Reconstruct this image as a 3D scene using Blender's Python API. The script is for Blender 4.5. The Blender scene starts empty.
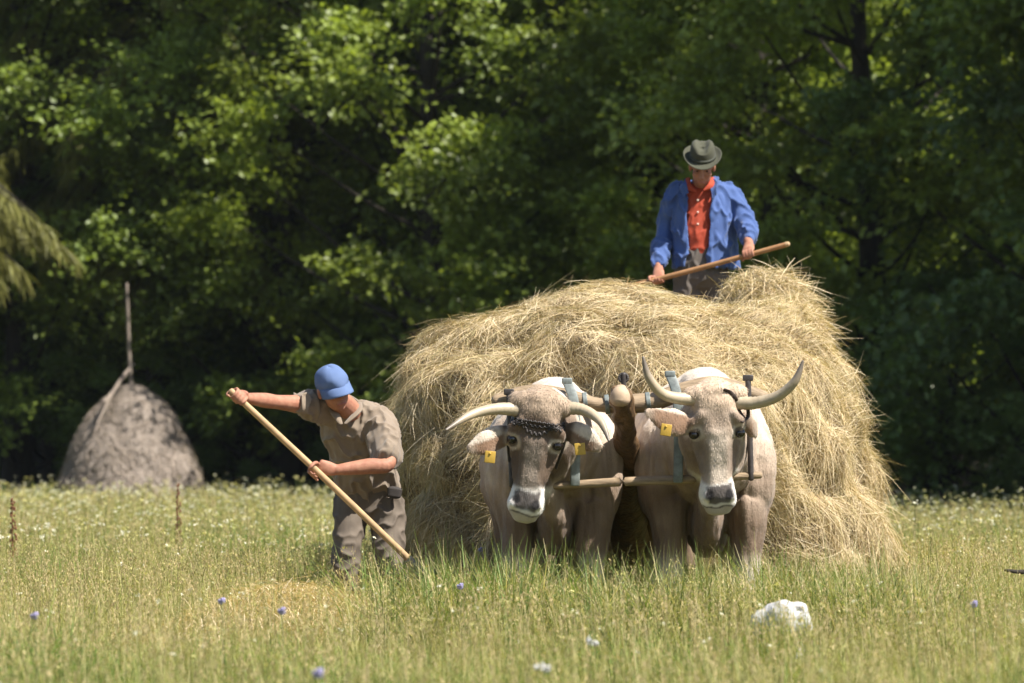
import bpy, bmesh, math, random
import numpy as np
from mathutils import Vector, Matrix
from mathutils.bvhtree import BVHTree

# ------------------------------------------------------------------ camera, sky, sun, exposure
scene = bpy.context.scene
COL = scene.collection
HAZE = .00011
FPX, HOR, CAMZ = 3840.0, 448.0, 1.09          # 135 mm lens, horizon row, crouching eye height
cam_d = bpy.data.cameras.new('camera')
cam_d.lens, cam_d.sensor_width = 135.0, 36.0
cam_d.clip_start, cam_d.clip_end = 0.1, 2000.0
cam_d.dof.use_dof = True
cam_d.dof.focus_distance = 19.3
cam_d.dof.aperture_fstop = 4.0
cam = bpy.data.objects.new('camera', cam_d)
COL.objects.link(cam)
cam.location = (0, 0, CAMZ)
cam.rotation_euler = (math.radians(90) + math.atan((HOR - 341.5) / FPX), 0, 0)
scene.camera = cam

SUN_TO = Vector((0.67, -0.39, 1.06)).normalized()      # direction towards the sun
world = bpy.data.worlds.new('World')
scene.world = world
world.use_nodes = True
wn = world.node_tree
sky = wn.nodes.new('ShaderNodeTexSky')
sky.sky_type = 'NISHITA'
sky.sun_disc = False
sky.sun_elevation = math.asin(SUN_TO.z)
sky.sun_rotation = math.atan2(SUN_TO.x, SUN_TO.y)
bg = wn.nodes['Background']
wn.links.new(sky.outputs[0], bg.inputs[0])
bg.inputs[1].default_value = 0.07
sun_d = bpy.data.lights.new('sun', 'SUN')
sun_d.energy = 5.0
sun_d.angle = math.radians(0.53)
sun_d.color = (1.0, 0.955, 0.88)
sun = bpy.data.objects.new('sun', sun_d)
COL.objects.link(sun)
sun.location = (10, 0, 30)
sun.rotation_euler = SUN_TO.to_track_quat('Z', 'Y').to_euler()
scene.view_settings.view_transform = 'Standard'
scene.view_settings.look = 'None'
scene.view_settings.exposure = 1.2
scene.view_settings.gamma = 1.0
scene.view_settings.use_curve_mapping = False
scene.render.engine = 'CYCLES'
scene.cycles.max_bounces = 6
scene.cycles.transparent_max_bounces = 4
scene.cycles.use_adaptive_sampling = True
scene.cycles.use_denoising = True


def P(px, py, Y):
    return Vector(((px - 512.0) * Y / FPX, Y, CAMZ + (HOR - py) * Y / FPX))


# ------------------------------------------------------------------ materials
def mat(name, base=(.5, .5, .5), rough=.8, attr=False, nscale=0, namt=.3, bscale=0, bump=.2, bdist=.01,
        transl=0.0, dark=None, stretch=(1, 1, 1), spec=.3, sheen=0, detail=4):
    m = bpy.data.materials.new(name)
    m.use_nodes = True
    nt = m.node_tree
    N, L = nt.nodes, nt.links
    b = N['Principled BSDF']
    b.inputs['Roughness'].default_value = rough
    b.inputs['Specular IOR Level'].default_value = spec
    if sheen:
        b.inputs['Sheen Weight'].default_value = sheen
        b.inputs['Sheen Roughness'].default_value = .5
    csock = None
    if attr:
        a = N.new('ShaderNodeAttribute')
        a.attribute_name = 'col'
        csock = a.outputs['Color']
    tc = N.new('ShaderNodeTexCoord')
    mp = N.new('ShaderNodeMapping')
    mp.inputs['Scale'].default_value = stretch
    L.new(tc.outputs['Object'], mp.inputs['Vector'])
    if nscale:
        n = N.new('ShaderNodeTexNoise')
        n.inputs['Scale'].default_value = nscale
        n.inputs['Detail'].default_value = detail
        n.inputs['Roughness'].default_value = .65
        L.new(mp.outputs[0], n.inputs['Vector'])
        r = N.new('ShaderNodeMapRange')
        r.inputs['From Min'].default_value = .3
        r.inputs['From Max'].default_value = .7
        L.new(n.outputs['Fac'], r.inputs['Value'])
        mx = N.new('ShaderNodeMix')
        mx.data_type = 'RGBA'
        L.new(r.outputs[0], mx.inputs['Factor'])
        if attr:
            mx.blend_type = 'MULTIPLY'
            r.inputs['To Min'].default_value = namt
            r.inputs['To Max'].default_value = 0
            L.new(csock, mx.inputs['A'])
            dk = dark or (.35, .3, .25)
            mx.inputs['B'].default_value = (*dk, 1)
        else:
            d = dark or tuple(c * (1 - namt) for c in base)
            mx.inputs['A'].default_value = (*d, 1)
            mx.inputs['B'].default_value = (*base, 1)
        csock = mx.outputs['Result']
    if csock is not None:
        L.new(csock, b.inputs['Base Color'])
    else:
        b.inputs['Base Color'].default_value = (*base, 1)
    if bscale:
        n2 = N.new('ShaderNodeTexNoise')
        n2.inputs['Scale'].default_value = bscale
        n2.inputs['Detail'].default_value = 5
        L.new(mp.outputs[0], n2.inputs['Vector'])
        bp = N.new('ShaderNodeBump')
        bp.inputs['Strength'].default_value = bump
        bp.inputs['Distance'].default_value = bdist
        L.new(n2.outputs['Fac'], bp.inputs['Height'])
        L.new(bp.outputs[0], b.inputs['Normal'])
    if transl:
        t = N.new('ShaderNodeBsdfTranslucent')
        if csock is not None:
            hs = N.new('ShaderNodeMix')
            hs.data_type = 'RGBA'
            hs.blend_type = 'MULTIPLY'
            hs.inputs['Factor'].default_value = 1
            L.new(csock, hs.inputs['A'])
            hs.inputs['B'].default_value = (1.5, 1.5, .75, 1)
            L.new(hs.outputs['Result'], t.inputs['Color'])
        else:
            t.inputs['Color'].default_value = (*base, 1)
        ms = N.new('ShaderNodeMixShader')
        ms.inputs[0].default_value = transl
        L.new(b.outputs[0], ms.inputs[1])
        L.new(t.outputs[0], ms.inputs[2])
        L.new(ms.outputs[0], N['Material Output'].inputs['Surface'])
    return m


# ------------------------------------------------------------------ object helpers
def tag(o, label=None, cat=None, group=None, kind=None):
    if label: o['label'] = label
    if cat: o['category'] = cat
    if group: o['group'] = group
    if kind: o['kind'] = kind
    return o


def empty(name, loc, label, cat, group=None):
    o = bpy.data.objects.new(name, None)
    o.empty_display_size = .2
    COL.objects.link(o)
    o.location = loc
    return tag(o, label, cat, group)


def link(name, me, m, parent=None, world_coords=True):
    """one mesh object; coordinates are given in world space and made local to the parent's base"""
    o = bpy.data.objects.new(name, me)
    COL.objects.link(o)
    if m is not None and not me.materials:
        me.materials.append(m)
    if parent is not None:
        o.parent = parent
        if world_coords:
            off = parent.location.copy()
            p = parent.parent
            while p is not None:
                off += p.location
                p = p.parent
            me.transform(Matrix.Translation(-off))
    return o


def set_col(me, cols):
    a = me.color_attributes.new('col', 'FLOAT_COLOR', 'POINT')
    c = np.ones((len(me.vertices), 4), np.float32)
    c[:, :3] = cols
    a.data.foreach_set('color', c.ravel())


def verts_np(me):
    v = np.empty(len(me.vertices) * 3, np.float32)
    me.vertices.foreach_get('co', v)
    return v.reshape(-1, 3)


def normals_np(me):
    v = np.empty(len(me.vertices) * 3, np.float32)
    me.vertices.foreach_get('normal', v)
    return v.reshape(-1, 3)


def quads_mesh(name, v, q, cols=None, smooth=False):
    me = bpy.data.meshes.new(name)
    v = np.ascontiguousarray(v, np.float32)
    q = np.ascontiguousarray(q, np.int32)
    me.vertices.add(len(v))
    me.vertices.foreach_set('co', v.ravel())
    me.loops.add(q.size)
    me.loops.foreach_set('vertex_index', q.ravel())
    me.polygons.add(len(q))
    me.polygons.foreach_set('loop_start', np.arange(0, q.size, 4, dtype=np.int32))
    me.polygons.foreach_set('loop_total', np.full(len(q), 4, np.int32))
    me.polygons.foreach_set('use_smooth', np.full(len(q), smooth, bool))
    me.update(calc_edges=True)
    if cols is not None:
        set_col(me, cols)
    return me


def norm(a):
    return a / np.maximum(np.linalg.norm(a, axis=-1, keepdims=True), 1e-9)


def ribbons(name, pts, wid, side, cols):
    """pts (N,S,3), wid (N,S), side (N,3), cols (N,3) -> one mesh of N narrow strips"""
    n, s, _ = pts.shape
    side = norm(side)
    a = pts - side[:, None, :] * wid[..., None] * .5
    b = pts + side[:, None, :] * wid[..., None] * .5
    v = np.stack([a, b], 2).reshape(-1, 3)
    base = (np.arange(n) * s * 2)[:, None] + (np.arange(s - 1) * 2)[None, :]
    q = np.stack([base, base + 1, base + 3, base + 2], -1).reshape(-1, 4)
    if cols.ndim == 2:
        cols = np.repeat(cols, s * 2, axis=0)
    else:
        cols = np.repeat(cols, 2, axis=1).reshape(-1, 3)
    return quads_mesh(name, v, q, cols)


def leaves_mesh(name, c, axis, nrm, ln, wd, cols):
    axis = norm(axis)
    side = norm(np.cross(axis, nrm))
    up = norm(np.cross(side, axis))
    l, w = ln[:, None], wd[:, None]
    v = np.stack([c - axis * l * .5, c + side * w * .5 + axis * l * .05 + up * w * .12, c + axis * l * .5 - up * l * .08,
                  c - side * w * .5 + axis * l * .05 + up * w * .12], 1).reshape(-1, 3)
    q = np.arange(len(c) * 4).reshape(-1, 4)
    return quads_mesh(name, v, q, np.repeat(cols, 4, axis=0))


def sm(e0, e1, x):
    t = np.clip((x - e0) / (e1 - e0), 0, 1)
    return t * t * (3 - 2 * t)


class SinNoise:
    def __init__(s, seed, n=14, f0=1., octs=3):
        r = np.random.default_rng(seed)
        k, a = [], []
        for o in range(octs):
            d = norm(r.normal(size=(n, 3))) * f0 * (2 ** o) * r.uniform(.7, 1.4, (n, 1))
            k.append(d)
            a.append(np.full(n, .5 ** o))
        s.k = np.concatenate(k)
        s.a = np.concatenate(a)
        s.p = r.uniform(0, 6.28, len(s.a))
        s.a /= math.sqrt((s.a ** 2).sum() * .5)

    def __call__(s, p):
        out = np.zeros(p.shape[:-1])
        for k, a, ph in zip(s.k, s.a, s.p):
            out += a * np.sin(p @ k + ph)
        return out                    # about unit variance


def catmull(vals, n):
    """vals (K,D) -> (n,D) smooth resampling"""
    v = np.asarray(vals, float)
    K = len(v)
    t = np.linspace(0, K - 1, n)
    i = np.clip(t.astype(int), 0, K - 2)
    f = (t - i)[:, None]
    p0, p1, p2, p3 = v[np.clip(i - 1, 0, K - 1)], v[i], v[i + 1], v[np.clip(i + 2, 0, K - 1)]
    return .5 * ((2 * p1) + (-p0 + p2) * f + (2 * p0 - 5 * p1 + 4 * p2 - p3) * f ** 2 + (-p0 + 3 * p1 - 3 * p2 + p3) * f ** 3)


def loft(bm, pts, rad, ref=(1, 0, 0), seg=20, n=None, M=None, power=2.0, round_ends=True):
    """closed tapered tube; rad: per point a number or (ra along ref, rb across)"""
    pts = [tuple(p) for p in pts]
    rad = [(r, r) if not hasattr(r, '__len__') else tuple(r) for r in rad]
    if n is None:
        n = max(6, len(pts) * 5)
    d = catmull(np.hstack([np.array(pts), np.array(rad)]), n)
    p, r = d[:, :3], np.maximum(d[:, 3:], .0005)
    if round_ends:
        t0, t1 = norm(p[0] - p[1]), norm(p[-1] - p[-2])
        m0, m1 = r[0].min(), r[-1].min()
        p = np.vstack([p[0] + t0 * m0 * .62, p[0] + t0 * m0 * .4, p, p[-1] + t1 * m1 * .4, p[-1] + t1 * m1 * .62])
        r = np.vstack([r[0] * .35, r[0] * .8, r, r[-1] * .8, r[-1] * .35])
    t = norm(np.gradient(p, axis=0))
    ref = np.array(ref, float)
    rings = []
    for k in range(len(p)):
        s = ref - t[k] * (ref @ t[k])
        if np.linalg.norm(s) < .05:
            s = np.array((0, 0, 1.)) - t[k] * t[k][2]
        s = norm(s)
        o = np.cross(t[k], s)
        ring = []
        for j in range(seg):
            a = 2 * math.pi * j / seg
            ca, sa = math.cos(a), math.sin(a)
            if power != 2:
                ca = math.copysign(abs(ca) ** (2 / power), ca)
                sa = math.copysign(abs(sa) ** (2 / power), sa)
            co = Vector(p[k] + s * ca * r[k][0] + o * sa * r[k][1])
            if M is not None:
                co = M @ co
            ring.append(bm.verts.new(co))
        rings.append(ring)
    for k in range(len(rings) - 1):
        for j in range(seg):
            bm.faces.new((rings[k][j], rings[k][(j + 1) % seg], rings[k + 1][(j + 1) % seg], rings[k + 1][j]))
    bm.faces.new(list(reversed(rings[0])))
    bm.faces.new(rings[-1])


def blob(bm, c, r, M=None, rot=None, u=16, v=12):
    X = Matrix.Translation(Vector(c))
    if rot is not None:
        X = X @ rot.to_4x4()
    X = X @ Matrix.Diagonal((*r, 1))
    if M is not None:
        X = M @ X
    bmesh.ops.create_uvsphere(bm, u_segments=u, v_segments=v, radius=1, matrix=X)


def box(bm, c, s, M=None, rot=None, bevel=0):
    X = Matrix.Translation(Vector(c))
    if rot is not None:
        X = X @ rot.to_4x4()
    X = X @ Matrix.Diagonal((*s, 1))
    if M is not None:
        X = M @ X
    r = bmesh.ops.create_cube(bm, size=1, matrix=X)
    if bevel:
        es = list({e for v in r['verts'] for e in v.link_edges})
        bmesh.ops.bevel(bm, geom=es, offset=bevel, segments=2, affect='EDGES', profile=.6)


def to_mesh(name, bm, smooth=True):
    bmesh.ops.recalc_face_normals(bm, faces=bm.faces)
    me = bpy.data.meshes.new(name)
    bm.to_mesh(me)
    bm.free()
    if smooth:
        me.polygons.foreach_set('use_smooth', [True] * len(me.polygons))
    return me


def fuse(name, bm, voxel, smooth=4, solid=0):
    """union of the overlapping shapes in bm as one continuous smooth skin"""
    me = to_mesh(name + '_src', bm)
    o = bpy.data.objects.new(name + '_src', me)
    COL.objects.link(o)
    if solid:
        s = o.modifiers.new('s', 'SOLIDIFY')
        s.thickness, s.offset = solid, 0
    r = o.modifiers.new('r', 'REMESH')
    r.mode, r.voxel_size = 'VOXEL', voxel
    s = o.modifiers.new('m', 'SMOOTH')
    s.factor, s.iterations = .5, smooth
    dg = bpy.context.evaluated_depsgraph_get()
    out = bpy.data.meshes.new_from_object(o.evaluated_get(dg))
    out.name = name
    bpy.data.objects.remove(o)
    bpy.data.meshes.remove(me)
    out.materials.clear()
    out.polygons.foreach_set('use_smooth', [True] * len(out.polygons))
    return out


def displace(me, fn):
    v, n = verts_np(me), normals_np(me)
    v = v + n * fn(v)[:, None]
    me.vertices.foreach_set('co', v.astype(np.float32).ravel())
    me.update()


def folds(me, amp, seed, f=(18, 18, 9)):
    """cloth creases: ridged noise, stretched"""
    a, b = SinNoise(seed, f0=1., octs=2), SinNoise(seed + 1, f0=.6, octs=2)
    F = np.array(f)
    displace(me, lambda v: amp * 1.3 * (1 - 1.8 * np.abs(np.tanh(1.3 * a(v * F)))) + amp * .5 * b(v * F * .5))


# ------------------------------------------------------------------ setting: ground
rng = np.random.default_rng(7)
random.seed(7)

M_soil = mat('meadow_soil', (.13, .12, .05), .95, nscale=2.5, namt=.45, bscale=30, bump=.4, bdist=.05)
M_forest_floor = mat('forest_litter', (.022, .019, .011), .95, nscale=3, namt=.5, bscale=20, bump=.5, bdist=.08)


def edge_Y(x):
    """where the meadow ends and the wood begins"""
    return 64.5 - 16.5 / (1 + np.exp(-(x - 3.2) * .9))


gn = SinNoise(3, f0=.16, octs=3)


def ground_z(x, y):
    p = np.stack([x, y, np.zeros_like(x)], -1)
    return gn(p) * .028 * np.clip((y - 2) / 6, 0, 1)


xs = np.concatenate([np.linspace(-400, -30, 12)[:-1], np.linspace(-30, 30, 121), np.linspace(30, 400, 12)[1:]])
ys = np.concatenate([np.linspace(-200, 0, 10)[:-1], np.linspace(0, 80, 161), np.linspace(80, 600, 20)[1:]])
X, Y = np.meshgrid(xs, ys)
Z = ground_z(X, Y)
v = np.stack([X, Y, Z], -1).reshape(-1, 3)
nx, ny = len(xs), len(ys)
ii = (np.arange(ny - 1)[:, None] * nx + np.arange(nx - 1)[None, :]).ravel()
gq = np.stack([ii, ii + 1, ii + nx + 1, ii + nx], -1)
ground = link('ground', quads_mesh('ground', v, gq, smooth=True), M_soil)
tag(ground, kind='structure')
# dark leaf litter under the wood; hillside behind added to keep its gaps dark
xs2 = np.linspace(-45, 45, 61)
tt = np.linspace(0, 1, 30)
FX = np.repeat(xs2[None, :], 30, 0)
FY = edge_Y(xs2)[None, :] + .6 + tt[:, None] * 60
FZ = ground_z(FX, FY) + .03 + np.clip(FY - 82, 0, 99) * .34
v = np.stack([FX, FY, FZ], -1).reshape(-1, 3)
ii = (np.arange(29)[:, None] * 61 + np.arange(60)[None, :]).ravel()
ff = link('hillside', quads_mesh('hillside', v, np.stack([ii, ii + 1, ii + 62, ii + 61], -1), smooth=True), M_forest_floor)
tag(ff, kind='structure')

# ------------------------------------------------------------------ the wood
M_bark = mat('bark', (.04, .033, .025), .9, nscale=6, namt=.5, bscale=25, bump=.6, bdist=.03, stretch=(1, 1, .25))
M_leaf = mat('leaf', rough=.42, attr=True, transl=.45, spec=.5)
M_needle = mat('needle', rough=.55, attr=True, transl=.2, spec=.3)


def broadleaf(seed, H, R, z0, nclump, per, nleaf, lsize, hue):
    r = np.random.default_rng(seed)
    bm = bmesh.new()
    lean = r.normal(size=2) * .3
    trunk_pts = [(0, 0, -.2), (lean[0] * .3, lean[1] * .3, H * .3), (lean[0], lean[1], H * .6), (lean[0] * 1.2, lean[1] * 1.2, H * .92)]
    loft(bm, trunk_pts, [.24 * H / 12, .18 * H / 12, .11 * H / 12, .03], seg=10, n=14)
    C, A, Nn, Ln, Wd, Cl = [], [], [], [], [], []
    for k in range(nclump):
        t = (k + r.random()) / nclump
        z = z0 + (H - z0) * t
        env = R * math.sqrt(max(.06, 1 - ((t - .38) / .64) ** 2))
        a = k * 2.39996 + r.uniform(-.5, .5)
        rr = env * r.uniform(.6, 1.08)
        c = np.array([math.cos(a) * rr + lean[0] * t, math.sin(a) * rr + lean[1] * t, z])
        zb = max(.5, z - rr * r.uniform(.35, .8))
        f = min(zb / (H * .95), 1)
        b0 = np.array([lean[0] * f, lean[1] * f, zb])
        loft(bm, [b0, b0 * .55 + c * .45 + (0, 0, -.15), c], [.05, .035, .012], seg=6, n=7)
        s = r.uniform(.8, 1.45) * R / 3.2
        rad_dir = np.array([math.cos(a), math.sin(a), .25])
        d = norm(r.normal(size=(per, 3)) + rad_dir * .8) * np.array([1, 1, .62])
        tip = c + d * s * r.uniform(.55, 1.15, (per, 1))
        # leaves along each spray
        q = r.uniform(.25, 1.05, (per, nleaf, 1))
        pos = c + (tip - c)[:, None, :] * q + r.normal(size=(per, nleaf, 3)) * np.array([.10, .10, .055]) * lsize / .11
        pos[..., 2] -= .10 * q[..., 0] ** 2
        ax = norm((tip - c))[:, None, :] + r.normal(size=(per, nleaf, 3)) * .65 + np.array([0, 0, -.25])
        nr = np.array([0, 0, .75]) + rad_dir * .55 + r.normal(size=(per, nleaf, 3)) * .45
        n = per * nleaf
        C.append(pos.reshape(-1, 3)); A.append(ax.reshape(-1, 3)); Nn.append(nr.reshape(-1, 3))
        ls = lsize * r.uniform(.65, 1.25, n)
        Ln.append(ls); Wd.append(ls * r.uniform(.6, .85, n))
        base = np.array(hue) * r.uniform(.75, 1.25)
        yel = r.random(n)[:, None]
        cl = base * r.uniform(.7, 1.3, (n, 1)) + np.array([.02, .012, 0]) * yel
        Cl.append(cl)
    me = leaves_mesh('crown', np.concatenate(C), np.concatenate(A), np.concatenate(Nn), np.concatenate(Ln), np.concatenate(Wd), np.concatenate(Cl))
    return to_mesh('trunk', bm), me


def conifer(seed, H, R, hue, droop=.5, zb=.6):
    r = np.random.default_rng(seed)
    bm = bmesh.new()
    loft(bm, [(0, 0, -.2), (0, 0, H * .5), (0, 0, H)], [.2, .13, .02], seg=10, n=12)
    Pt, Sd, Wd, Cl = [], [], [], []
    nb = int(H * 19)
    for k in range(nb):
        t = (k + r.random()) / nb
        z = zb + (H - zb) * t
        ln = R * (1 - t) ** .75 * r.uniform(.75, 1.1) + .2
        a = r.uniform(0, 6.283)
        d = np.array([math.cos(a), math.sin(a), 0])
        tip = np.array([0, 0, z - ln * droop * .7]) + d * ln
        mid = np.array([0, 0, z - ln * .05]) + d * ln * .5
        loft(bm, [(0, 0, z), mid, tip], [.035, .022, .008], seg=5, n=6)
        m = int(110 + 190 * ln)
        q = r.uniform(.12, 1.02, m)[:, None]
        base = (1 - q) ** 2 * np.array([0, 0, z]) + 2 * q * (1 - q) * (mid * 1.0) + q ** 2 * tip
        lat = np.cross(d, [0, 0, 1.])
        out = lat * r.normal(size=(m, 1)) * .45 + d * r.uniform(.1, .8, (m, 1)) + np.array([0, 0, -1.]) * r.uniform(.5, 1.8, (m, 1))
        L = r.uniform(.2, .75, (m, 1)) * (1.15 - .4 * q)
        e1 = base + norm(out) * L * .5
        e2 = base + norm(out) * L * .9 + np.array([0, 0, -.12]) * L
        Pt.append(np.stack([base, e1, e2], 1))
        Sd.append(norm(r.normal(size=(m, 3)) + lat))
        w = r.uniform(.018, .036, m)
        Wd.append(np.stack([w * .7, w, w * .3], 1))
        Cl.append(np.array(hue) * r.uniform(.6, 1.35, (m, 1)) + r.uniform(0, .02, (m, 1)) * np.array([1, .7, 0]))
    me = ribbons('crown', np.concatenate(Pt), np.concatenate(Wd), np.concatenate(Sd), np.concatenate(Cl))
    return to_mesh('trunk', bm), me


def plant_tree(kind, x, y, rot, s, label, cat='tree', group=None, name='broadleaf_tree', z=0., sz=1.):
    t = empty(name, (x, y, z), label, cat, group)
    t.rotation_euler = (0, 0, rot)
    t.scale = (s, s, s * sz)
    for nm, me, m in (('trunk', kind[0], M_bark), ('crown', kind[1], kind[2])):
        o = bpy.data.objects.new(nm, me)
        if not me.materials:
            me.materials.append(m)
        COL.objects.link(o)
        o.parent = t
    return t


GREEN_A, GREEN_B, GREEN_C = (.180, .232, .038), (.150, .205, .038), (.105, .165, .042)
T_A = (*broadleaf(11, 13.5, 3.5, 1.6, 64, 40, 24, .135, GREEN_A), M_leaf)
T_B = (*broadleaf(12, 15.0, 3.8, 1.8, 64, 40, 24, .13, GREEN_B), M_leaf)
T_C = (*broadleaf(13, 12.0, 3.2, .6, 62, 40, 24, .12, GREEN_C), M_leaf)
T_D = (*broadleaf(14, 4.2, 1.9, .2, 26, 26, 22, .085, GREEN_C), M_leaf)
S_A = (*conifer(21, 17, 4.6, (.155, .155, .042), .62, 5.2), M_needle)
S_B = (*conifer(22, 18, 4.2, (.145, .155, .036), .7, 5.0), M_needle)

G_IN = 'trees standing deeper in the wood'
front = [
    (T_B, -8.8, 68.2, 5.0, 1.0, 'leafy tree at the upper left corner above the drooping spruce boughs'),
    (T_A, -1.3, 63.2, .3, 1.0, 'bright leafy tree bulging forward at the middle of the wood edge'),
    (T_B, -3.9, 67.0, 1.9, 1.0, 'leafy tree rising straight behind the man in the blue cap'),
    (T_C, -6.6, 67.6, 4.2, .55, 'low shaded leafy tree close behind the haystack'),
    (T_B, 2.9, 64.6, 3.3, .95, 'leafy tree directly behind the man in the blue jacket'),
    (T_A, 4.3, 61.4, 1.1, .85, 'leafy tree behind the hay lump to the right of the man on the load'),
    (T_A, 5.4, 56.6, 2.2, .95, 'dark leafy tree midway between the man in blue jacket and the right edge'),
    (T_C, 7.9, 53.2, .8, 1.05, 'dark leafy tree at the right edge of the photo'),
    (T_C, 11.2, 53.0, 5.1, 1.1, 'leafy tree just past the right edge tree at the end of the wood'),
]
for k, x, y, rz, s, lab in front:
    plant_tree(k, x, y, rz, s, lab, group='broadleaf trees along the wood edge')
plant_tree(S_A, -11.9, 62.0, .4, 1.0, 'yellowish drooping spruce at the left edge of the photo', 'spruce tree', name='spruce_tree')
plant_tree(S_B, -6.2, 68.6, 2.4, 1.0, 'tall yellowish spruce behind the haystack pole', 'spruce tree', name='spruce_tree')
for x, y, rz in ((11.6, 47.8, .5), (13.8, 45.2, 2.6), (10.6, 51.0, 4.4)):
    plant_tree(T_B, x, y, rz, 1.2, 'tall tree past the right end of the photographed wood edge', group='tall trees past the right end of the wood edge')
inner = [(T_A, -8.8, 73.5), (T_C, -5.2, 74.2), (T_B, -.6, 72.5), (T_A, 2.0, 71.5), (T_C, 4.6, 69), (T_B, 7.6, 66.5), (T_A, 10.8, 65),
         (T_B, -12, 72), (T_C, 13.5, 68), (T_C, -9.5, 82), (T_B, -5, 82), (T_C, -.5, 81), (T_A, 4, 80), (T_B, 8.5, 79), (T_C, 13, 78), (T_A, -14, 80)]
for i, (k, x, y) in enumerate(inner):
    plant_tree(k, x, y, i * 1.7, 1.05 + .08 * (i % 3), 'broadleaf tree deep in the wood behind the front row', group=G_IN, sz=1.1)
bushes = [(-10.6, 65.4, .8), (-6.4, 66, .7), (-3.0, 66.2, .75), (-.4, 66.6, .8), (1.6, 65.0, .8), (4.1, 57.6, .85), (5.9, 52.8, .8), (7.6, 51.2, .7), (10.2, 50.4, .9)]
for i, (x, y, s) in enumerate(bushes):
    plant_tree(T_D, x, y, i * 2.1, s, 'low dark bush at the foot of the wood edge', 'bush', 'low bushes at the foot of the wood', name='bush')
# the wood goes on up the hillside as one mass
r = np.random.default_rng(5)
n = 90000
x = r.uniform(-34, 34, n)
y = r.uniform(84, 112, n)
lump = SinNoise(9, f0=.5, octs=2)
z = np.clip(y - 82, 0, 99) * .34 + r.uniform(0, 1, n) ** .8 * (13 + 2.5 * lump(np.stack([x, y, y * 0], -1)))
nr = r.normal(size=(n, 3)) * .5 + np.array([0, -.2, 1])
ls = r.uniform(.3, .6, n)
far = link('far_wood', leaves_mesh('far_wood', np.stack([x, y, z], -1), r.normal(size=(n, 3)), nr, ls, ls * .7,
                                   np.array(GREEN_C) * r.uniform(.5, 1.2, (n, 1))), M_leaf)
tag(far, 'dense dark foliage of the wood going on up the hillside behind', 'wood', kind='stuff')

# ------------------------------------------------------------------ summer dust and haze in the air
hz = bpy.data.materials.new('haze')
hz.use_nodes = True
nt = hz.node_tree
nt.nodes.remove(nt.nodes['Principled BSDF'])
pvn = nt.nodes.new('ShaderNodeVolumePrincipled')
pvn.inputs['Color'].default_value = (.85, .93, 1.0, 1)
pvn.inputs['Density'].default_value = HAZE
pvn.inputs['Anisotropy'].default_value = .2
nt.links.new(pvn.outputs[0], nt.nodes['Material Output'].inputs['Volume'])
if HAZE:
    bm = bmesh.new()
    box(bm, (0, 40, 24.5), (70, 150, 52))
    tag(link('haze', to_mesh('haze', bm, False), hz), 'thin summer haze and dust in the air', 'haze', kind='stuff')

# ------------------------------------------------------------------ meadow grass
M_grass = mat('grass', rough=.6, attr=True, transl=.35, spec=.25)
patch = SinNoise(31, f0=1.1, octs=3)
patch2 = SinNoise(32, f0=4.5, octs=2)
patch3 = SinNoise(33, f0=13, octs=2)
G_GREEN, G_OLIVE, G_STRAW = np.array([.115, .195, .036]), np.array([.26, .275, .070]), np.array([.50, .425, .215])


def swath(x, y):
    """cut hay lying where the man works, and the trodden strip in front of the oxen"""
    a = np.exp(-(((x + 1.1) / .62) ** 2 + ((y - 19.0) / 2.2) ** 2))
    b = np.exp(-(((x + .1) / .9) ** 2 + ((y - 16.2) / .9) ** 2)) * .5
    return np.clip(a + b, 0, 1)


def grass_zone(r, n, y0, y1, w, hmul):
    yy = np.sqrt(r.uniform(y0 ** 2, y1 ** 2, n))
    xx = r.uniform(-1, 1, n) * (.1335 * yy + 2.6)
    keep = yy < edge_Y(xx) + .8
    # keep the trampled ground under oxen, load and man low
    return xx[keep], yy[keep]


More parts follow.
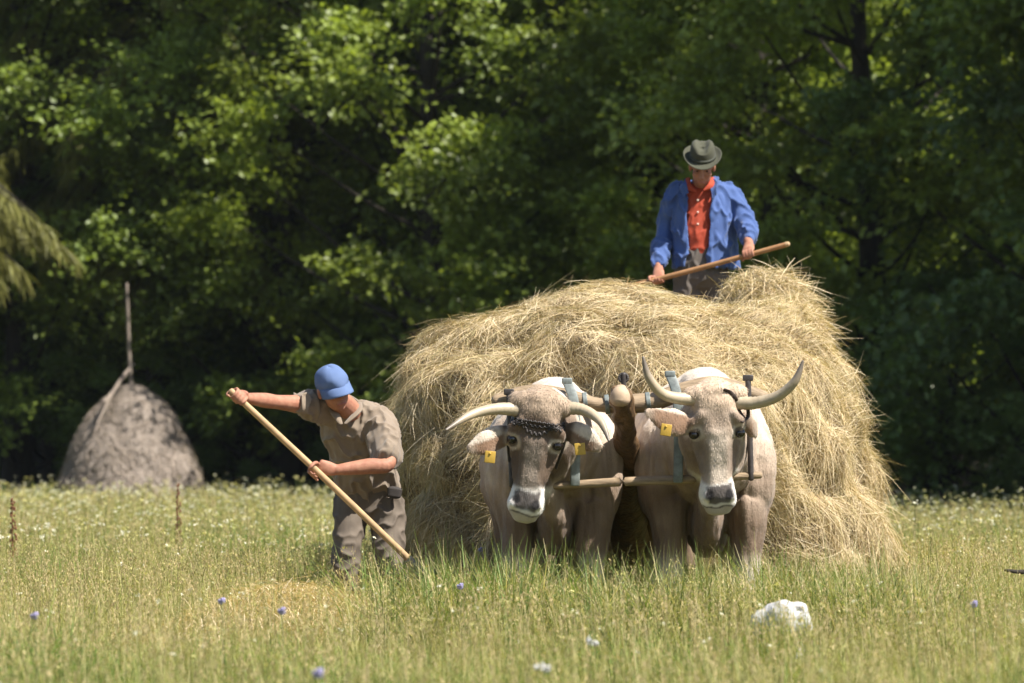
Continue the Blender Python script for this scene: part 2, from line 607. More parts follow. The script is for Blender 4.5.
def make_grass():
    r = np.random.default_rng(41)
    PT, WD, SD, CL = [], [], [], []
    for n, y0, y1, w in ((400000, 9.0, 24.5, .0036), (230000, 24.5, 42, .0062), (190000, 42, 66, .011)):
        xx, yy = grass_zone(r, n, y0, y1, w, 1)
        n = len(xx)
        p3 = np.stack([xx, yy, yy * 0], -1)
        g = patch(p3)
        g2 = patch2(p3)
        g3 = patch3(p3)
        h = (.325 + .045 * g + .05 * g2 + .04 * g3) * r.uniform(.5, 1.25, n) * np.interp(yy, [24, 45], [1, .85])
        h *= (1 - .5 * swath(xx, yy)) * (1 - .35 * sm(.5, 1.6, patch2(p3 * .8 + 21)))
        tall = r.random(n) < .05
        h = np.where(tall, h * 1.3, h)
        near_ox = np.exp(-((xx - .6) / 1.15) ** 4 - ((yy - 17.35) / .6) ** 2) * (.55 + .45 * np.tanh(patch2(p3 * 2.0)))
        h = h * (1 + .55 * near_ox)
        under = (xx > -.4) & (xx < 1.9) & (yy > 21.6) & (yy < 26)
        h = np.where(under, h * .5, h)
        weeds = np.exp(-(((xx + 7.4) / 1.0) ** 2 + ((yy - 60) / 3) ** 2))
        h *= 1 + .7 * weeds
        b = np.stack([xx, yy, ground_z(xx, yy) - .01], -1)
        a = r.uniform(0, 6.283, n)
        bend = r.uniform(.05, 1.05, n) + .45 * (r.random(n) < .22)
        d = np.stack([np.cos(a), np.sin(a), a * 0], -1)
        m = b + d * (h * bend * .22)[:, None] + np.array([0, 0, 1.]) * (h * .55)[:, None]
        t = b + d * (h * bend)[:, None] + np.array([0, 0, 1.]) * (h * (1 - .28 * bend))[:, None]
        PT.append(np.stack([b, m, t], 1))
        ww = w * r.uniform(.6, 1.5, n)
        WD.append(np.stack([ww, ww * .9, ww * .18], 1))
        SD.append(norm(np.stack([np.cos(a + 1.57 + r.normal(size=n) * .6), np.sin(a + 1.57), a * 0], -1)))
        dry = np.clip(.50 - .30 * g - .22 * g2 - .12 * g3 + r.normal(size=n) * .30 + swath(xx, yy) * .5 - .4 * weeds, 0, 1)[:, None]
        cl = np.where(dry < .5, G_GREEN + (G_OLIVE - G_GREEN) * dry * 2, G_OLIVE + (G_STRAW - G_OLIVE) * (dry - .5) * 2)
        CL.append(cl * r.uniform(.5, 1.2, (n, 1)))
    return ribbons('grass', np.concatenate(PT), np.concatenate(WD), np.concatenate(SD), np.concatenate(CL))


tag(link('grass', make_grass(), M_grass), 'sunlit mixed green and straw coloured meadow grass', 'grass', kind='stuff')


def make_herbs():
    """small leaves of clover, plantain and other herbs among the grass"""
    r = np.random.default_rng(45)
    C, A, Nn, Ln, Wd, Cl = [], [], [], [], [], []
    for n, y0, y1, s in ((150000, 9, 24.5, .030), (70000, 24.5, 42, .04), (60000, 42, 66, .055)):
        xx, yy = grass_zone(r, n, y0, y1, 0, 1)
        keep = r.random(len(xx)) < .35 + .65 * sm(-.6, .9, patch(np.stack([xx, yy, yy * 0], -1) * 1.7 + 9))
        keep &= r.random(len(xx)) > swath(xx, yy)
        xx, yy = xx[keep], yy[keep]
        n = len(xx)
        C.append(np.stack([xx, yy, ground_z(xx, yy) + r.uniform(.10, .40, n)], -1))
        A.append(r.normal(size=(n, 3)) * np.array([1, 1, .7]))
        Nn.append(r.normal(size=(n, 3)) * .7 + np.array([0, 0, .8]))
        l = s * r.uniform(.5, 1.4, n) * (1 + .8 * (patch2(np.stack([xx, yy, yy * 0], -1)) > .6))
        Ln.append(l)
        Wd.append(l * r.uniform(.3, .75, n))
        k = r.random((n, 1))
        Cl.append(np.where(k < .6, np.array([.14, .195, .05]), np.where(k < .85, np.array([.24, .25, .09]), np.array([.42, .34, .19]))) * r.uniform(.7, 1.25, (n, 1)))
    return leaves_mesh('herbs', *[np.concatenate(q) for q in (C, A, Nn, Ln, Wd, Cl)])


def make_tall_grass():
    """rank grass left standing round the oxen's legs and the foot of the load"""
    r = np.random.default_rng(49)
    n = 30000
    xx = r.uniform(-.75, 2.1, n)
    yy = r.uniform(16.7, 18.75, n)
    p3 = np.stack([xx, yy, yy * 0], -1)
    lump = patch3(p3 * .6 + 3) + .5 * patch2(p3)
    keep = (r.random(n) < sm(-.7, 1.6, lump) * np.exp(-((xx - .62) / 1.18) ** 6)) & (yy < 18.35 + .5 * (np.abs(xx - .6) > .9))
    xx, yy, lump = xx[keep], yy[keep], lump[keep]
    n = len(xx)
    h = (.44 + .13 * np.tanh(lump)) * r.uniform(.6, 1.28, n)
    a = r.uniform(0, 6.283, n)
    d = np.stack([np.cos(a), np.sin(a), a * 0], -1)
    lean = r.uniform(.05, .95, n)
    b = np.stack([xx, yy, ground_z(xx, yy)], -1)
    f = np.array([0, .35, .7, 1.])
    pts = b[:, None, :] + d[:, None, :] * (h * lean)[:, None, None] * (f ** 1.8)[None, :, None] + np.array([0, 0, 1.]) * (h[:, None] * (f - .28 * lean[:, None] * f ** 2.5))[..., None]
    w = r.uniform(.003, .0075, n)
    k = np.clip(r.random(n) + .18 * lump, 0, 1)[:, None]
    cl = np.where(k > .9, np.array([.12, .175, .045]), np.where(k > .55, np.array([.22, .235, .07]), np.array([.47, .40, .21]))) * r.uniform(.65, 1.25, (n, 1))
    return ribbons('tall_grass', pts, w[:, None] * np.array([.8, 1, .75, .12]), np.stack([np.cos(a + 1.57), np.sin(a + 1.57), a * 0], -1), cl)


tag(link('tall_grass', make_tall_grass(), M_grass), 'rank green and straw grass standing round the legs of the oxen', 'grass', kind='stuff')


def make_seed_stems():
    """taller stalks with feathery seed heads"""
    r = np.random.default_rng(43)
    PT, WD, SD, CL = [], [], [], []
    HC, HA, HN, HL_, HC2 = [], [], [], [], []
    for n, y0, y1, w in ((26000, 9.5, 24.5, .0024), (16000, 24.5, 42, .0042), (11000, 42, 65, .007)):
        xx, yy = grass_zone(r, n, y0, y1, w, 1)
        keep = r.random(len(xx)) > swath(xx, yy) * .8
        keep &= ~((xx > -.55) & (xx < 2.25) & (yy > 20) & (yy < 27))
        xx, yy = xx[keep], yy[keep]
        n = len(xx)
        h = r.uniform(.36, .58, n) * np.interp(yy, [24, 45], [1, .9])
        a = r.uniform(0, 6.283, n)
        d = np.stack([np.cos(a), np.sin(a), a * 0], -1)
        bend = r.uniform(.02, .35, n)
        b = np.stack([xx, yy, ground_z(xx, yy)], -1)
        zz = np.array([0, 0, 1.])
        f = np.array([0, .45, .78, .84, .93, 1.0])
        pts = b[:, None, :] + d[:, None, :] * (h * bend)[:, None, None] * (f ** 2)[None, :, None] + zz * (h[:, None] * f[None, :] * (1 - .2 * bend[:, None] * f[None, :]))[..., None]
        PT.append(pts)
        ww = w * r.uniform(.7, 1.2, n)
        WD.append(ww[:, None] * np.array([1, .8, .7, .6, .6, .4]))
        SD.append(np.stack([np.cos(a + 1.57), np.sin(a + 1.57), a * 0], -1))
        c0 = np.where(r.random((n, 1)) < .6, np.array([.45, .375, .20]), np.array([.32, .31, .11])) * r.uniform(.7, 1.2, (n, 1))
        CL.append(c0)
        # feathery heads of loose spikelets
        k = 7
        f = r.uniform(.72, 1.0, (n, k))
        q = pts[:, 2][:, None, :] * (1 - (f[..., None] - .7) / .3) + pts[:, 5][:, None, :] * ((f[..., None] - .7) / .3)
        q = q + r.normal(size=(n, k, 3)) * np.array([1, 1, .4]) * (.006 + w * 1.1) * (1.5 - f[..., None])
        HC.append(q.reshape(-1, 3))
        HA.append((np.array([0, 0, 1.]) + r.normal(size=(n, k, 3)) * .45).reshape(-1, 3))
        HN.append(r.normal(size=(n * k, 3)))
        hl = (.008 + w * 2.2) * r.uniform(.7, 1.5, n * k)
        HL_.append(hl)
        HC2.append(np.repeat(c0 * np.array([1.05, 1.0, 1.0]), k, 0) * r.uniform(.75, 1.2, (n * k, 1)))
    root = link('seed_grass', ribbons('seed_stalks', np.concatenate(PT), np.concatenate(WD), np.concatenate(SD), np.concatenate(CL)), M_grass)
    hl = np.concatenate(HL_)
    link('seed_head', leaves_mesh('seed_heads', np.concatenate(HC), np.concatenate(HA), np.concatenate(HN), hl, hl * .38, np.concatenate(HC2)), M_grass, root)['kind'] = 'stuff'
    return root


tag(make_seed_stems(), 'thin pale grass stalks with seed heads above the meadow', 'grass', kind='stuff')


def make_flowers():
    """masses of tiny pale yellow and white flower heads on branching stalks"""
    r = np.random.default_rng(47)
    C, A, Nn, Ln, Cl = [], [], [], [], []
    ST, SW, SS, SC = [], [], [], []
    for n, y0, y1, s in ((2200, 10, 25, .009), (7000, 25, 44, .015), (8000, 44, 65.5, .022)):
        xx, yy = grass_zone(r, n, y0, y1, 0, 1)
        p3 = np.stack([xx, yy, yy * 0], -1)
        keep = (patch(p3 * 1.3 + 5) + .6 * (yy > 25) > r.normal(size=len(xx)) * .8)
        keep &= ~((xx > -.6) & (xx < 2.3) & (yy > 18) & (yy < 27))
        xx, yy = xx[keep], yy[keep]
        n = len(xx)
        h = r.uniform(.34, .55, n) * (1 + .25 * (r.random(n) < .15))
        b = np.stack([xx, yy, ground_z(xx, yy)], -1)
        top = b + np.stack([r.normal(size=n) * .05, r.normal(size=n) * .05, h], -1)
        ST.append(np.stack([b, b * .5 + top * .5 + r.normal(size=(n, 3)) * .008, top], 1))
        SW.append(np.repeat((s * .22 * r.uniform(.8, 1.2, n))[:, None], 3, 1))
        a = r.uniform(0, 6.28, n)
        SS.append(np.stack([np.cos(a), np.sin(a), a * 0], -1))
        SC.append(np.array([.12, .15, .04]) * r.uniform(.7, 1.3, (n, 1)))
        white = r.random(n) < .45
        col = np.where(white[:, None], np.array([.66, .63, .50]), np.array([.55, .50, .22])) * r.uniform(.75, 1.1, (n, 1))
        for k in range(5):
            C.append(top + r.normal(size=(n, 3)) * np.array([1, 1, .45]) * s * .8)
            A.append(r.normal(size=(n, 3)))
            Nn.append(r.normal(size=(n, 3)) * .6 + np.array([0, 0, 1.]))
            Ln.append(s * r.uniform(.7, 1.4, n))
            Cl.append(col)
    f = leaves_mesh('florets', np.concatenate(C), np.concatenate(A), np.concatenate(Nn), np.concatenate(Ln), np.concatenate(Ln), np.concatenate(Cl))
    st = ribbons('stalks', np.concatenate(ST), np.concatenate(SW), np.concatenate(SS), np.concatenate(SC))
    root = link('meadow_flowers', f, M_grass)
    tag(root, 'tiny pale yellow and white flower heads dotted over the meadow', 'wild flowers', kind='stuff')
    link('stalk', st, M_grass, root)['kind'] = 'stuff'


make_flowers()

# ------------------------------------------------------------------ hay load on the wagon
M_haycore = mat('hay_core', (.25, .18, .095), .95, nscale=14, namt=.6, bscale=45, bump=1, bdist=.05, stretch=(1, 1, .35))
M_straw = mat('straw', rough=.6, attr=True, transl=.18, spec=.3)
levels0 = [  # height, left, right, front, back
    (0.05, -.66, 2.32, 21.15, 26.2), (.35, -.70, 2.36, 20.95, 26.3), (.72, -.71, 2.31, 20.9, 26.3), (1.0, -.73, 2.25, 20.92, 26.3),
    (1.2, -.71, 2.21, 20.98, 26.3), (1.42, -.64, 2.13, 21.1, 26.2), (1.66, -.49, 2.03, 21.35, 26.1), (1.83, -.27, 1.95, 21.7, 26.0),
    (1.94, -.05, 1.88, 22.1, 25.8), (2.03, .18, 1.78, 22.6, 25.4), (2.085, .45, 1.5, 23.2, 24.9)]
LV = np.array(levels0)
LV[:, 1] += .04 + np.interp(LV[:, 0], [.7, 1.1, 1.45, 1.7, 1.95, 2.05], [0, .05, .07, .05, .03, 0])
LV[:, 2] -= np.interp(LV[:, 0], [0, .7, 1.2, 1.6, 1.9, 2.1], [.16, .16, .19, .24, .18, .04])
LV[:, 0] *= np.interp(LV[:, 0], [0, 1.3, 2.1], [1, 1, .957])
hn1, hn2 = SinNoise(61, f0=3.6, octs=3), SinNoise(62, f0=15, octs=2)


def hay_surface(th, u):
    """th angle round, u 0..1 up the load -> points"""
    t = u * (len(LV) - 1)
    i = np.clip(t.astype(int), 0, len(LV) - 2)
    f = (t - i)[..., None]
    L = LV[i] * (1 - f) + LV[i + 1] * f
    z, l, rr, fr, bk = [L[..., k] for k in range(5)]
    cx, cy, hx, hy = (l + rr) / 2, (fr + bk) / 2, (rr - l) / 2, (bk - fr) / 2
    pw = 2 / 2.7
    c, s = np.cos(th), np.sin(th)
    x = cx + hx * np.sign(c) * np.abs(c) ** pw
    y = cy + hy * np.sign(s) * np.abs(s) ** pw
    z = z - .27 * np.exp(-((x - 1.18) / .36) ** 2) * u ** 6 - .04 * u ** 6 * (x > 1.1)
    p = np.stack([x, y, z], -1)
    fade = (.35 + .65 * np.clip((1 - u) * 5, 0, 1))
    d = hn1(p * np.array([1, .8, 1])) * .075 + hn2(p) * .034
    out = norm(np.stack([c * .9, s * .9, .25 + 0 * c], -1))
    return p + out * (d * fade)[..., None]


hay = empty('hay_load', (.8, 23.5, 0), 'huge rounded load of dry golden hay behind the two oxen', 'hay load')
NU, NT = 90, 220
U, TH = np.meshgrid(np.linspace(0, 1, NU), np.linspace(0, 2 * math.pi, NT, endpoint=False), indexing='ij')
hp = hay_surface(TH, U)
# lump beside the man and hollow where he stands are added on the top cap
top_z = 2.09
vv = hp.reshape(-1, 3)
qi = []
for a in range(NU - 1):
    b0 = a * NT + np.arange(NT)
    b1 = a * NT + (np.arange(NT) + 1) % NT
    qi.append(np.stack([b0, b1, b1 + NT, b0 + NT], -1))
capc = hp[-1].mean(0) + np.array([0, 0, .02])
cap_rings = [hp[-1] * (1 - f) + capc * f for f in (.33, .66, .97)]
off = len(vv)
vv = np.concatenate([vv] + cap_rings)
prev = (NU - 1) * NT
for k in range(3):
    b0, b1 = np.arange(NT), (np.arange(NT) + 1) % NT
    qi.append(np.stack([prev + b0, prev + b1, off + k * NT + b1, off + k * NT + b0], -1))
    prev = off + k * NT
core = quads_mesh('hay', vv, np.concatenate(qi), smooth=True)
link('hay', core, M_haycore, hay)
bm = bmesh.new()
blob(bm, (1.60, 24.3, 1.95), (.25, .38, .22))
blob(bm, (1.74, 24.1, 1.80), (.17, .36, .18))
lump_me = fuse('hay_lump', bm, .03, 6)
displace(lump_me, lambda v: .02 * hn2(v * 1.6))
link('hay_lump', lump_me, M_haycore, hay)

S_PALE, S_GOLD, S_BROWN, S_GREEN = np.array([.61, .50, .33]), np.array([.46, .35, .19]), np.array([.235, .158, .08]), np.array([.35, .295, .145])


def straw_cols(r, n, clump):
    k = r.random((n, 1)) * .75 + clump[:, None] * .25
    c = np.where(k < .4, S_PALE, np.where(k < .72, S_GOLD, np.where(k < .86, S_GREEN, S_BROWN)))
    return c * r.uniform(.75, 1.2, (n, 1))


def make_straw():
    r = np.random.default_rng(71)
    n = 520000
    # mostly the sides and front that can be seen, fewer behind
    th = r.uniform(-math.pi, 0, int(n * .85))
    th = np.concatenate([th, r.uniform(0, math.pi, n - len(th))])
    th = np.where(r.random(n) < .12, r.normal(size=n) * .25 + np.where(r.random(n) < .5, 0, math.pi), th)
    u = r.uniform(0, 1, n) ** .9
    e = 1e-3
    p = hay_surface(th, u)
    du = norm(hay_surface(th, np.clip(u - 4 * e, 0, 1)) - hay_surface(th, np.clip(u + 4 * e, 0, 1)))      # downwards along the surface
    dt = norm(hay_surface(th + e, u) - hay_surface(th - e, u))
    nn = norm(np.cross(du, dt))
    ctr = np.array([.8, 23.5, .9])
    nn = np.where((np.sum(nn * (p - ctr), -1) < 0)[:, None], -nn, nn)
    sw = SinNoise(72, f0=4.5, octs=2)(p)
    ang = sw * (.55 + .8 * u) + r.normal(size=n) * (.55 + .6 * u)
    d = du * np.cos(ang)[:, None] + dt * np.sin(ang)[:, None]
    L = r.uniform(.06, .30, n) * (1 - .25 * u)
    wisp = r.random(n) < .02
    L = np.where(wisp, L * 1.5, L)
    lift = np.abs(r.normal(size=n)) * .022 + .004
    tilt = r.normal(size=n) * .10 + .02 + np.where(wisp, .14, 0)
    clump = .5 + .5 * np.tanh(SinNoise(73, f0=11, octs=2)(p))
    lift = lift + clump * .06
    keepm = r.random(n) < .14 + .86 * sm(.18, .6, clump)
    s = np.linspace(0, 1, 4)
    curl = r.normal(size=n) * .34
    sd = np.cross(d, nn)
    pts = (p + nn * lift[:, None])[:, None, :] - d[:, None, :] * (L * .35)[:, None, None] + d[:, None, :] * (L[:, None] * s)[..., None] \
        + nn[:, None, :] * (L[:, None] * (tilt[:, None] * s + .10 * s * (1 - s)))[..., None] \
        + sd[:, None, :] * (L[:, None] * curl[:, None] * s ** 2)[..., None]
    droop = np.where(wisp, .35, .16) * r.uniform(.3, 1.3, n)
    pts[..., 2] -= (L * droop)[:, None] * s ** 2
    pts[..., 2] = np.maximum(pts[..., 2], .02)
    w = r.uniform(.0013, .0034, n)
    wid = w[:, None] * np.array([.8, 1, .9, .35])
    side = norm(sd + nn * r.normal(size=(n, 1)) * .7)
    return pts[keepm], wid[keepm], side[keepm], straw_cols(r, n, clump)[keepm]


def lump_straw():
    r = np.random.default_rng(74)
    n = 15000
    d = norm(r.normal(size=(n, 3)) + np.array([0, -.2, .3]))
    which = r.random(n) < .65
    c = np.where(which[:, None], np.array([1.60, 24.3, 1.95]), np.array([1.74, 24.1, 1.80]))
    rad = np.where(which[:, None], np.array([.25, .38, .22]), np.array([.17, .36, .18]))
    p = c + d * rad
    t = norm(np.cross(d, r.normal(size=(n, 3))) + np.array([.25, -.1, -.35]))
    L = r.uniform(.08, .27, n)
    s = np.linspace(0, 1, 4)
    tilt = np.abs(r.normal(size=n)) * .32
    pts = p[:, None, :] + t[:, None, :] * (L[:, None] * (s - .35))[..., None] + d[:, None, :] * (.012 + L[:, None] * tilt[:, None] * s)[..., None]
    pts[..., 2] -= (L * .18)[:, None] * s ** 2
    w = r.uniform(.0028, .006, n)
    return pts, w[:, None] * np.array([.8, 1, .9, .3]), norm(r.normal(size=(n, 3))), straw_cols(r, n, r.random(n))


def fallen_straw():
    r = np.random.default_rng(75)
    n = 9000
    th = r.uniform(-math.pi, .35, n)
    p = hay_surface(th, np.full(n, .02))
    c = np.array([.8, 23.5, 0])
    out = norm((p - c) * np.array([1, 1, 0]))
    p = p + out * np.abs(r.normal(size=(n, 1))) * .12
    p[:, 2] = r.uniform(.03, .42, n) * np.exp(-r.random(n))
    a = r.uniform(0, 6.283, n)
    d = norm(np.stack([np.cos(a), np.sin(a), r.normal(size=n) * .6], -1))
    L = r.uniform(.1, .35, n)
    s = np.linspace(-.5, .5, 4)
    pts = p[:, None, :] + d[:, None, :] * (L[:, None] * s)[..., None]
    pts[..., 2] = np.maximum(pts[..., 2] - (L[:, None] * .5) * s ** 2, .02)
    w = r.uniform(.0025, .005, n)
    return pts, w[:, None] * np.array([.8, 1, .9, .4]), norm(np.cross(d, np.array([.1, .5, 1.]))), straw_cols(r, n, r.random(n))


A1, A2, A3 = make_straw(), lump_straw(), fallen_straw()
straw_me = ribbons('loose_straw', *[np.concatenate(q) for q in zip(A1, A2, A3)])
link('loose_straw', straw_me, M_straw, hay)['kind'] = 'stuff'

# ------------------------------------------------------------------ haystack on its pole
M_oldhay = mat('weathered_hay', (.30, .25, .21), .95, nscale=14, namt=.35, bscale=30, bump=.6, bdist=.05, stretch=(1, 1, .6))
M_greywood = mat('grey_wood', (.26, .21, .17), .85, nscale=10, namt=.4, bscale=40, bump=.4, stretch=(4, 4, .5))
HX, HY = (131 - 512) * 62 / FPX, 62.0
stack = empty('haystack', (HX, HY, 0), 'weathered grey brown haystack built round a tall pole by the wood', 'haystack')
prof = np.array([(1.17, 0), (1.21, .3), (1.16, .65), (1.04, 1.0), (.87, 1.35), (.66, 1.68), (.42, 1.92), (.2, 2.06), (.05, 2.12)])
pf = catmull(prof * np.array([.945, 1]), 60)
T = np.linspace(0, 2 * math.pi, 120, endpoint=False)
RR, TT = np.meshgrid(np.arange(60), T, indexing='ij')
pr, pz = pf[RR][..., 0], pf[RR][..., 1]
pv = np.stack([pr * np.cos(TT), pr * np.sin(TT), pz], -1)
sn, sn2 = SinNoise(81, f0=3.5, octs=2), SinNoise(82, f0=14, octs=2)
dd = (sn(pv) * .03 + sn2(pv) * .009) * np.clip(pr * 2, 0, 1)
pv[..., 0] += np.cos(TT) * dd
pv[..., 1] += np.sin(TT) * dd
pv[..., 2] += dd * .3
q = []
for a in range(59):
    b0, b1 = a * 120 + np.arange(120), a * 120 + (np.arange(120) + 1) % 120
    q.append(np.stack([b0, b1, b1 + 120, b0 + 120], -1))
link('hay', quads_mesh('stack_hay', pv.reshape(-1, 3) + np.array([HX, HY, 0]), np.concatenate(q), smooth=True), M_oldhay, stack)
r = np.random.default_rng(83)
n = 60000
ki = r.integers(0, 59, n)
ai = r.integers(0, 120, n)
p = pv[ki, ai]
ax = norm(np.stack([p[:, 0], p[:, 1], np.full(n, .5)], -1))
tan = np.stack([-np.sin(T[ai]), np.cos(T[ai]), 0 * T[ai]], -1)
d = norm(np.array([0, 0, -1.]) + ax * .45 + tan * r.normal(size=(n, 1)) * .9)
L = r.uniform(.06, .22, n)
s = np.linspace(0, 1, 3)
pts = p[:, None, :] + ax[:, None, :] * .01 + d[:, None, :] * (L[:, None] * s)[..., None] + ax[:, None, :] * (L[:, None] * np.abs(r.normal(size=(n, 1))) * .07 * s)[..., None]
pts[..., 2] = np.maximum(pts[..., 2], .02)
link('loose_straw', ribbons('stack_straw', pts + np.array([HX, HY, 0]), np.repeat(r.uniform(.008, .014, n)[:, None], 3, 1), norm(tan + ax * r.normal(size=(n, 1)) * .5),
     np.array([.34, .28, .235]) * r.uniform(.65, 1.2, (n, 1))), M_straw, stack)['kind'] = 'stuff'
bm = bmesh.new()
loft(bm, [P(132, 400, HY), P(129, 350, HY), P(126.5, 284, HY)], [.034, .030, .022], seg=10)
link('pole', to_mesh('stack_pole', bm), M_greywood, stack)
for pts_ in ([P(133, 364, HY - .12), P(122, 378, HY - .3), P(112, 394, HY - .55), P(97, 424, HY - .9)],
             [P(131, 366, HY - .10), P(119, 384, HY - .35), P(104, 402, HY - .72)]):
    bm = bmesh.new()
    loft(bm, pts_, [.022, .03, .028, .018][:len(pts_)], seg=8)
    link('branch', to_mesh('stack_branch', bm), M_greywood, stack)

# ------------------------------------------------------------------ oxen
M_coat = mat('coat', rough=.7, attr=True, nscale=16, namt=.32, bscale=140, bump=.5, bdist=.006, stretch=(1, 1, .4), dark=(.5, .42, .36), sheen=.12, spec=.25)
M_coathair = mat('coat_hair', rough=.6, attr=True, spec=.2)
M_horn = mat('horn', rough=.42, attr=True, nscale=25, namt=.35, bscale=60, bump=.25, bdist=.004, spec=.45)
M_eye = mat('eye', (.012, .009, .008), .08, spec=.6)
M_tag = mat('yellow_plastic', (.46, .29, .05), .4, nscale=30, namt=.15)
M_chain = mat('dark_iron', (.06, .05, .045), .45, nscale=40, namt=.5)
M_leather = mat('leather', (.05, .032, .022), .6, nscale=20, namt=.4, bscale=60, bump=.3)
C_LIGHT, C_TAN, C_BROWN, C_DARK, C_WHITE = [np.array(c) for c in ((.61, .52, .42), (.405, .31, .232), (.165, .110, .073), (.06, .04, .029), (.78, .74, .68))]


def mixc(a, b, f):
    return a * (1 - f[:, None]) + b * f[:, None]


def make_ox(label, poll, roll, yaw, pitch, bodyX, hY, horns, ears, dark_face, tags, hs=1.0, wither=1.40):
    """poll: world point on top of the head; horns/ears: lists of world points"""
    root = empty('working_ox', (bodyX, hY + 1.2, 0), label, 'ox', 'pair of yoked oxen')
    HM = Matrix.Translation(poll) @ Matrix.Rotation(yaw, 4, 'Z') @ Matrix.Rotation(pitch, 4, 'X') @ Matrix.Rotation(roll, 4, 'Y') @ Matrix.Scale(hs, 4)
    bm = bmesh.new()
    # head: sections from poll down to the lips; face towards -Y
    secs = [(-.005, .085, .05, .08), (-.035, .112, .085, .085), (-.10, .122, .115, .105), (-.17, .124, .135, .125), (-.23, .116, .14, .128),
            (-.30, .094, .125, .115), (-.37, .078, .105, .098), (-.44, .074, .092, .082), (-.50, .086, .085, .072), (-.545, .088, .075, .068), (-.58, .066, .055, .07)]
    loft(bm, [(0, cy, z) for z, hw, hd, cy in secs], [(hw, hd) for z, hw, hd, cy in secs], ref=(1, 0, 0), seg=28, n=40, M=HM, power=2.35)
    for sx in (-1, 1):
        loft(bm, [(sx * .07, .02, -.12), (sx * .108, .035, -.165), (sx * .118, .06, -.20)], [.026, .030, .022], M=HM, seg=12)       # brow
        loft(bm, [(sx * .10, .07, -.235), (sx * .085, .06, -.32), (sx * .066, .055, -.40)], [.03, .026, .02], M=HM, seg=12)         # cheek bone
        blob(bm, (sx * .085, .17, -.25), (.045, .09, .10), M=HM)                                                                   # jaw
        loft(bm, [(sx * .086, .040, -.206), (sx * .110, .022, -.198), (sx * .124, .052, -.212)], [.010, .013, .009], M=HM, seg=10)   # upper lid
        blob(bm, (sx * .045, .003, -.515), (.032, .02, .026), M=HM)                                                                 # nostril wing
        loft(bm, [(sx * .07, .07, -.035), (sx * .125, .08, -.045)], [.05, .044], M=HM, seg=14)                                      # horn root
    blob(bm, (0, .07, -.02), (.085, .06, .045), M=HM)                                                                                  # poll tuft
    blob(bm, (0, .035, -.555), (.06, .035, .025), M=HM)                                                                             # lips
    blob(bm, (0, .075, -.585), (.05, .05, .03), M=HM)                                                                               # chin
    hw = HM @ Vector((0, .12, -.12))
    # neck, dewlap and trunk
    bx = bodyX
    Yc = hY
    loft(bm, [hw, (hw.x * .55 + bx * .45, Yc + .42, 1.15), (bx, Yc + .8, 1.10), (bx, Yc + 1.2, 1.06)],
         [(.13, .17), (.185, .235), (.26, .31), (.30, .34)], ref=(1, 0, 0), seg=24, n=16)
    loft(bm, [HM @ Vector((0, .2, -.33)), (hw.x * .5 + bx * .5, Yc + .44, .92), (bx, Yc + .68, .76), (bx, Yc + .95, .66)],
         [(.045, .08), (.05, .11), (.075, .13), (.10, .12)], ref=(1, 0, 0), seg=16, n=14)
    tr = [(.56, 1.08, .14, .16), (.70, 1.08, .255, .26), (.95, wither - .39, .315, .385), (1.35, wither - .43, .345, .41), (1.8, wither - .43, .37, .41), (2.25, wither - .40, .34, .385),
          (2.55, wither - .34, .26, .30), (2.72, wither - .30, .14, .18)]
    loft(bm, [(bx, Yc + y, z) for y, z, a, b in tr], [(a, b) for y, z, a, b in tr], ref=(1, 0, 0), seg=30, n=40)
    loft(bm, [(bx, Yc + .62, wither - .17), (bx, Yc + .95, wither - .07), (bx, Yc + 1.5, wither - .1)], [(.10, .09), (.13, .09), (.11, .08)], ref=(1, 0, 0), seg=18)   # crest and withers
    for sx in (-1, 1):
        blob(bm, (bx + sx * .215, Yc + .86, .98), (.13, .22, .28))                                             # shoulder
        fx = bx + sx * .185
        loft(bm, [(fx, Yc + .80, .82), (fx, Yc + .78, .60), (fx, Yc + .76, .44), (fx, Yc + .76, .39), (fx, Yc + .77, .28), (fx, Yc + .77, .13), (fx, Yc + .75, .05)],
             [(.115, .15), (.076, .10), (.058, .066), (.062, .068), (.043, .048), (.05, .056), (.062, .07)], ref=(1, 0, 0), seg=16, n=30)
        rx = bx + sx * .21
        loft(bm, [(rx, Yc + 2.3, .95), (rx, Yc + 2.18, .72), (rx, Yc + 2.33, .52), (rx, Yc + 2.40, .44), (rx, Yc + 2.34, .26), (rx, Yc + 2.31, .12), (rx, Yc + 2.27, .05)],
             [(.14, .24), (.11, .15), (.07, .085), (.062, .07), (.045, .05), (.05, .055), (.062, .07)], ref=(1, 0, 0), seg=16, n=30)
    for pts_ in ears:
        pts_ = [Vector(p) for p in pts_]
        loft(bm, pts_, [(.03, .028), (.058, .024), (.064, .018), (.022, .010)], ref=(0, 0, 1), seg=14, n=18)
    me = fuse('body', bm, .0085, 5)
    fine = SinNoise(91, f0=32, octs=3)
    displace(me, lambda v: .0022 * fine(v) + .006 * fine(v * np.array([1.6, .8, .25])) * sm(Yc + .2, Yc + .4, v[:, 1]) * sm(1.35, 1.1, v[:, 2]))
    inv = np.array(HM.inverted())

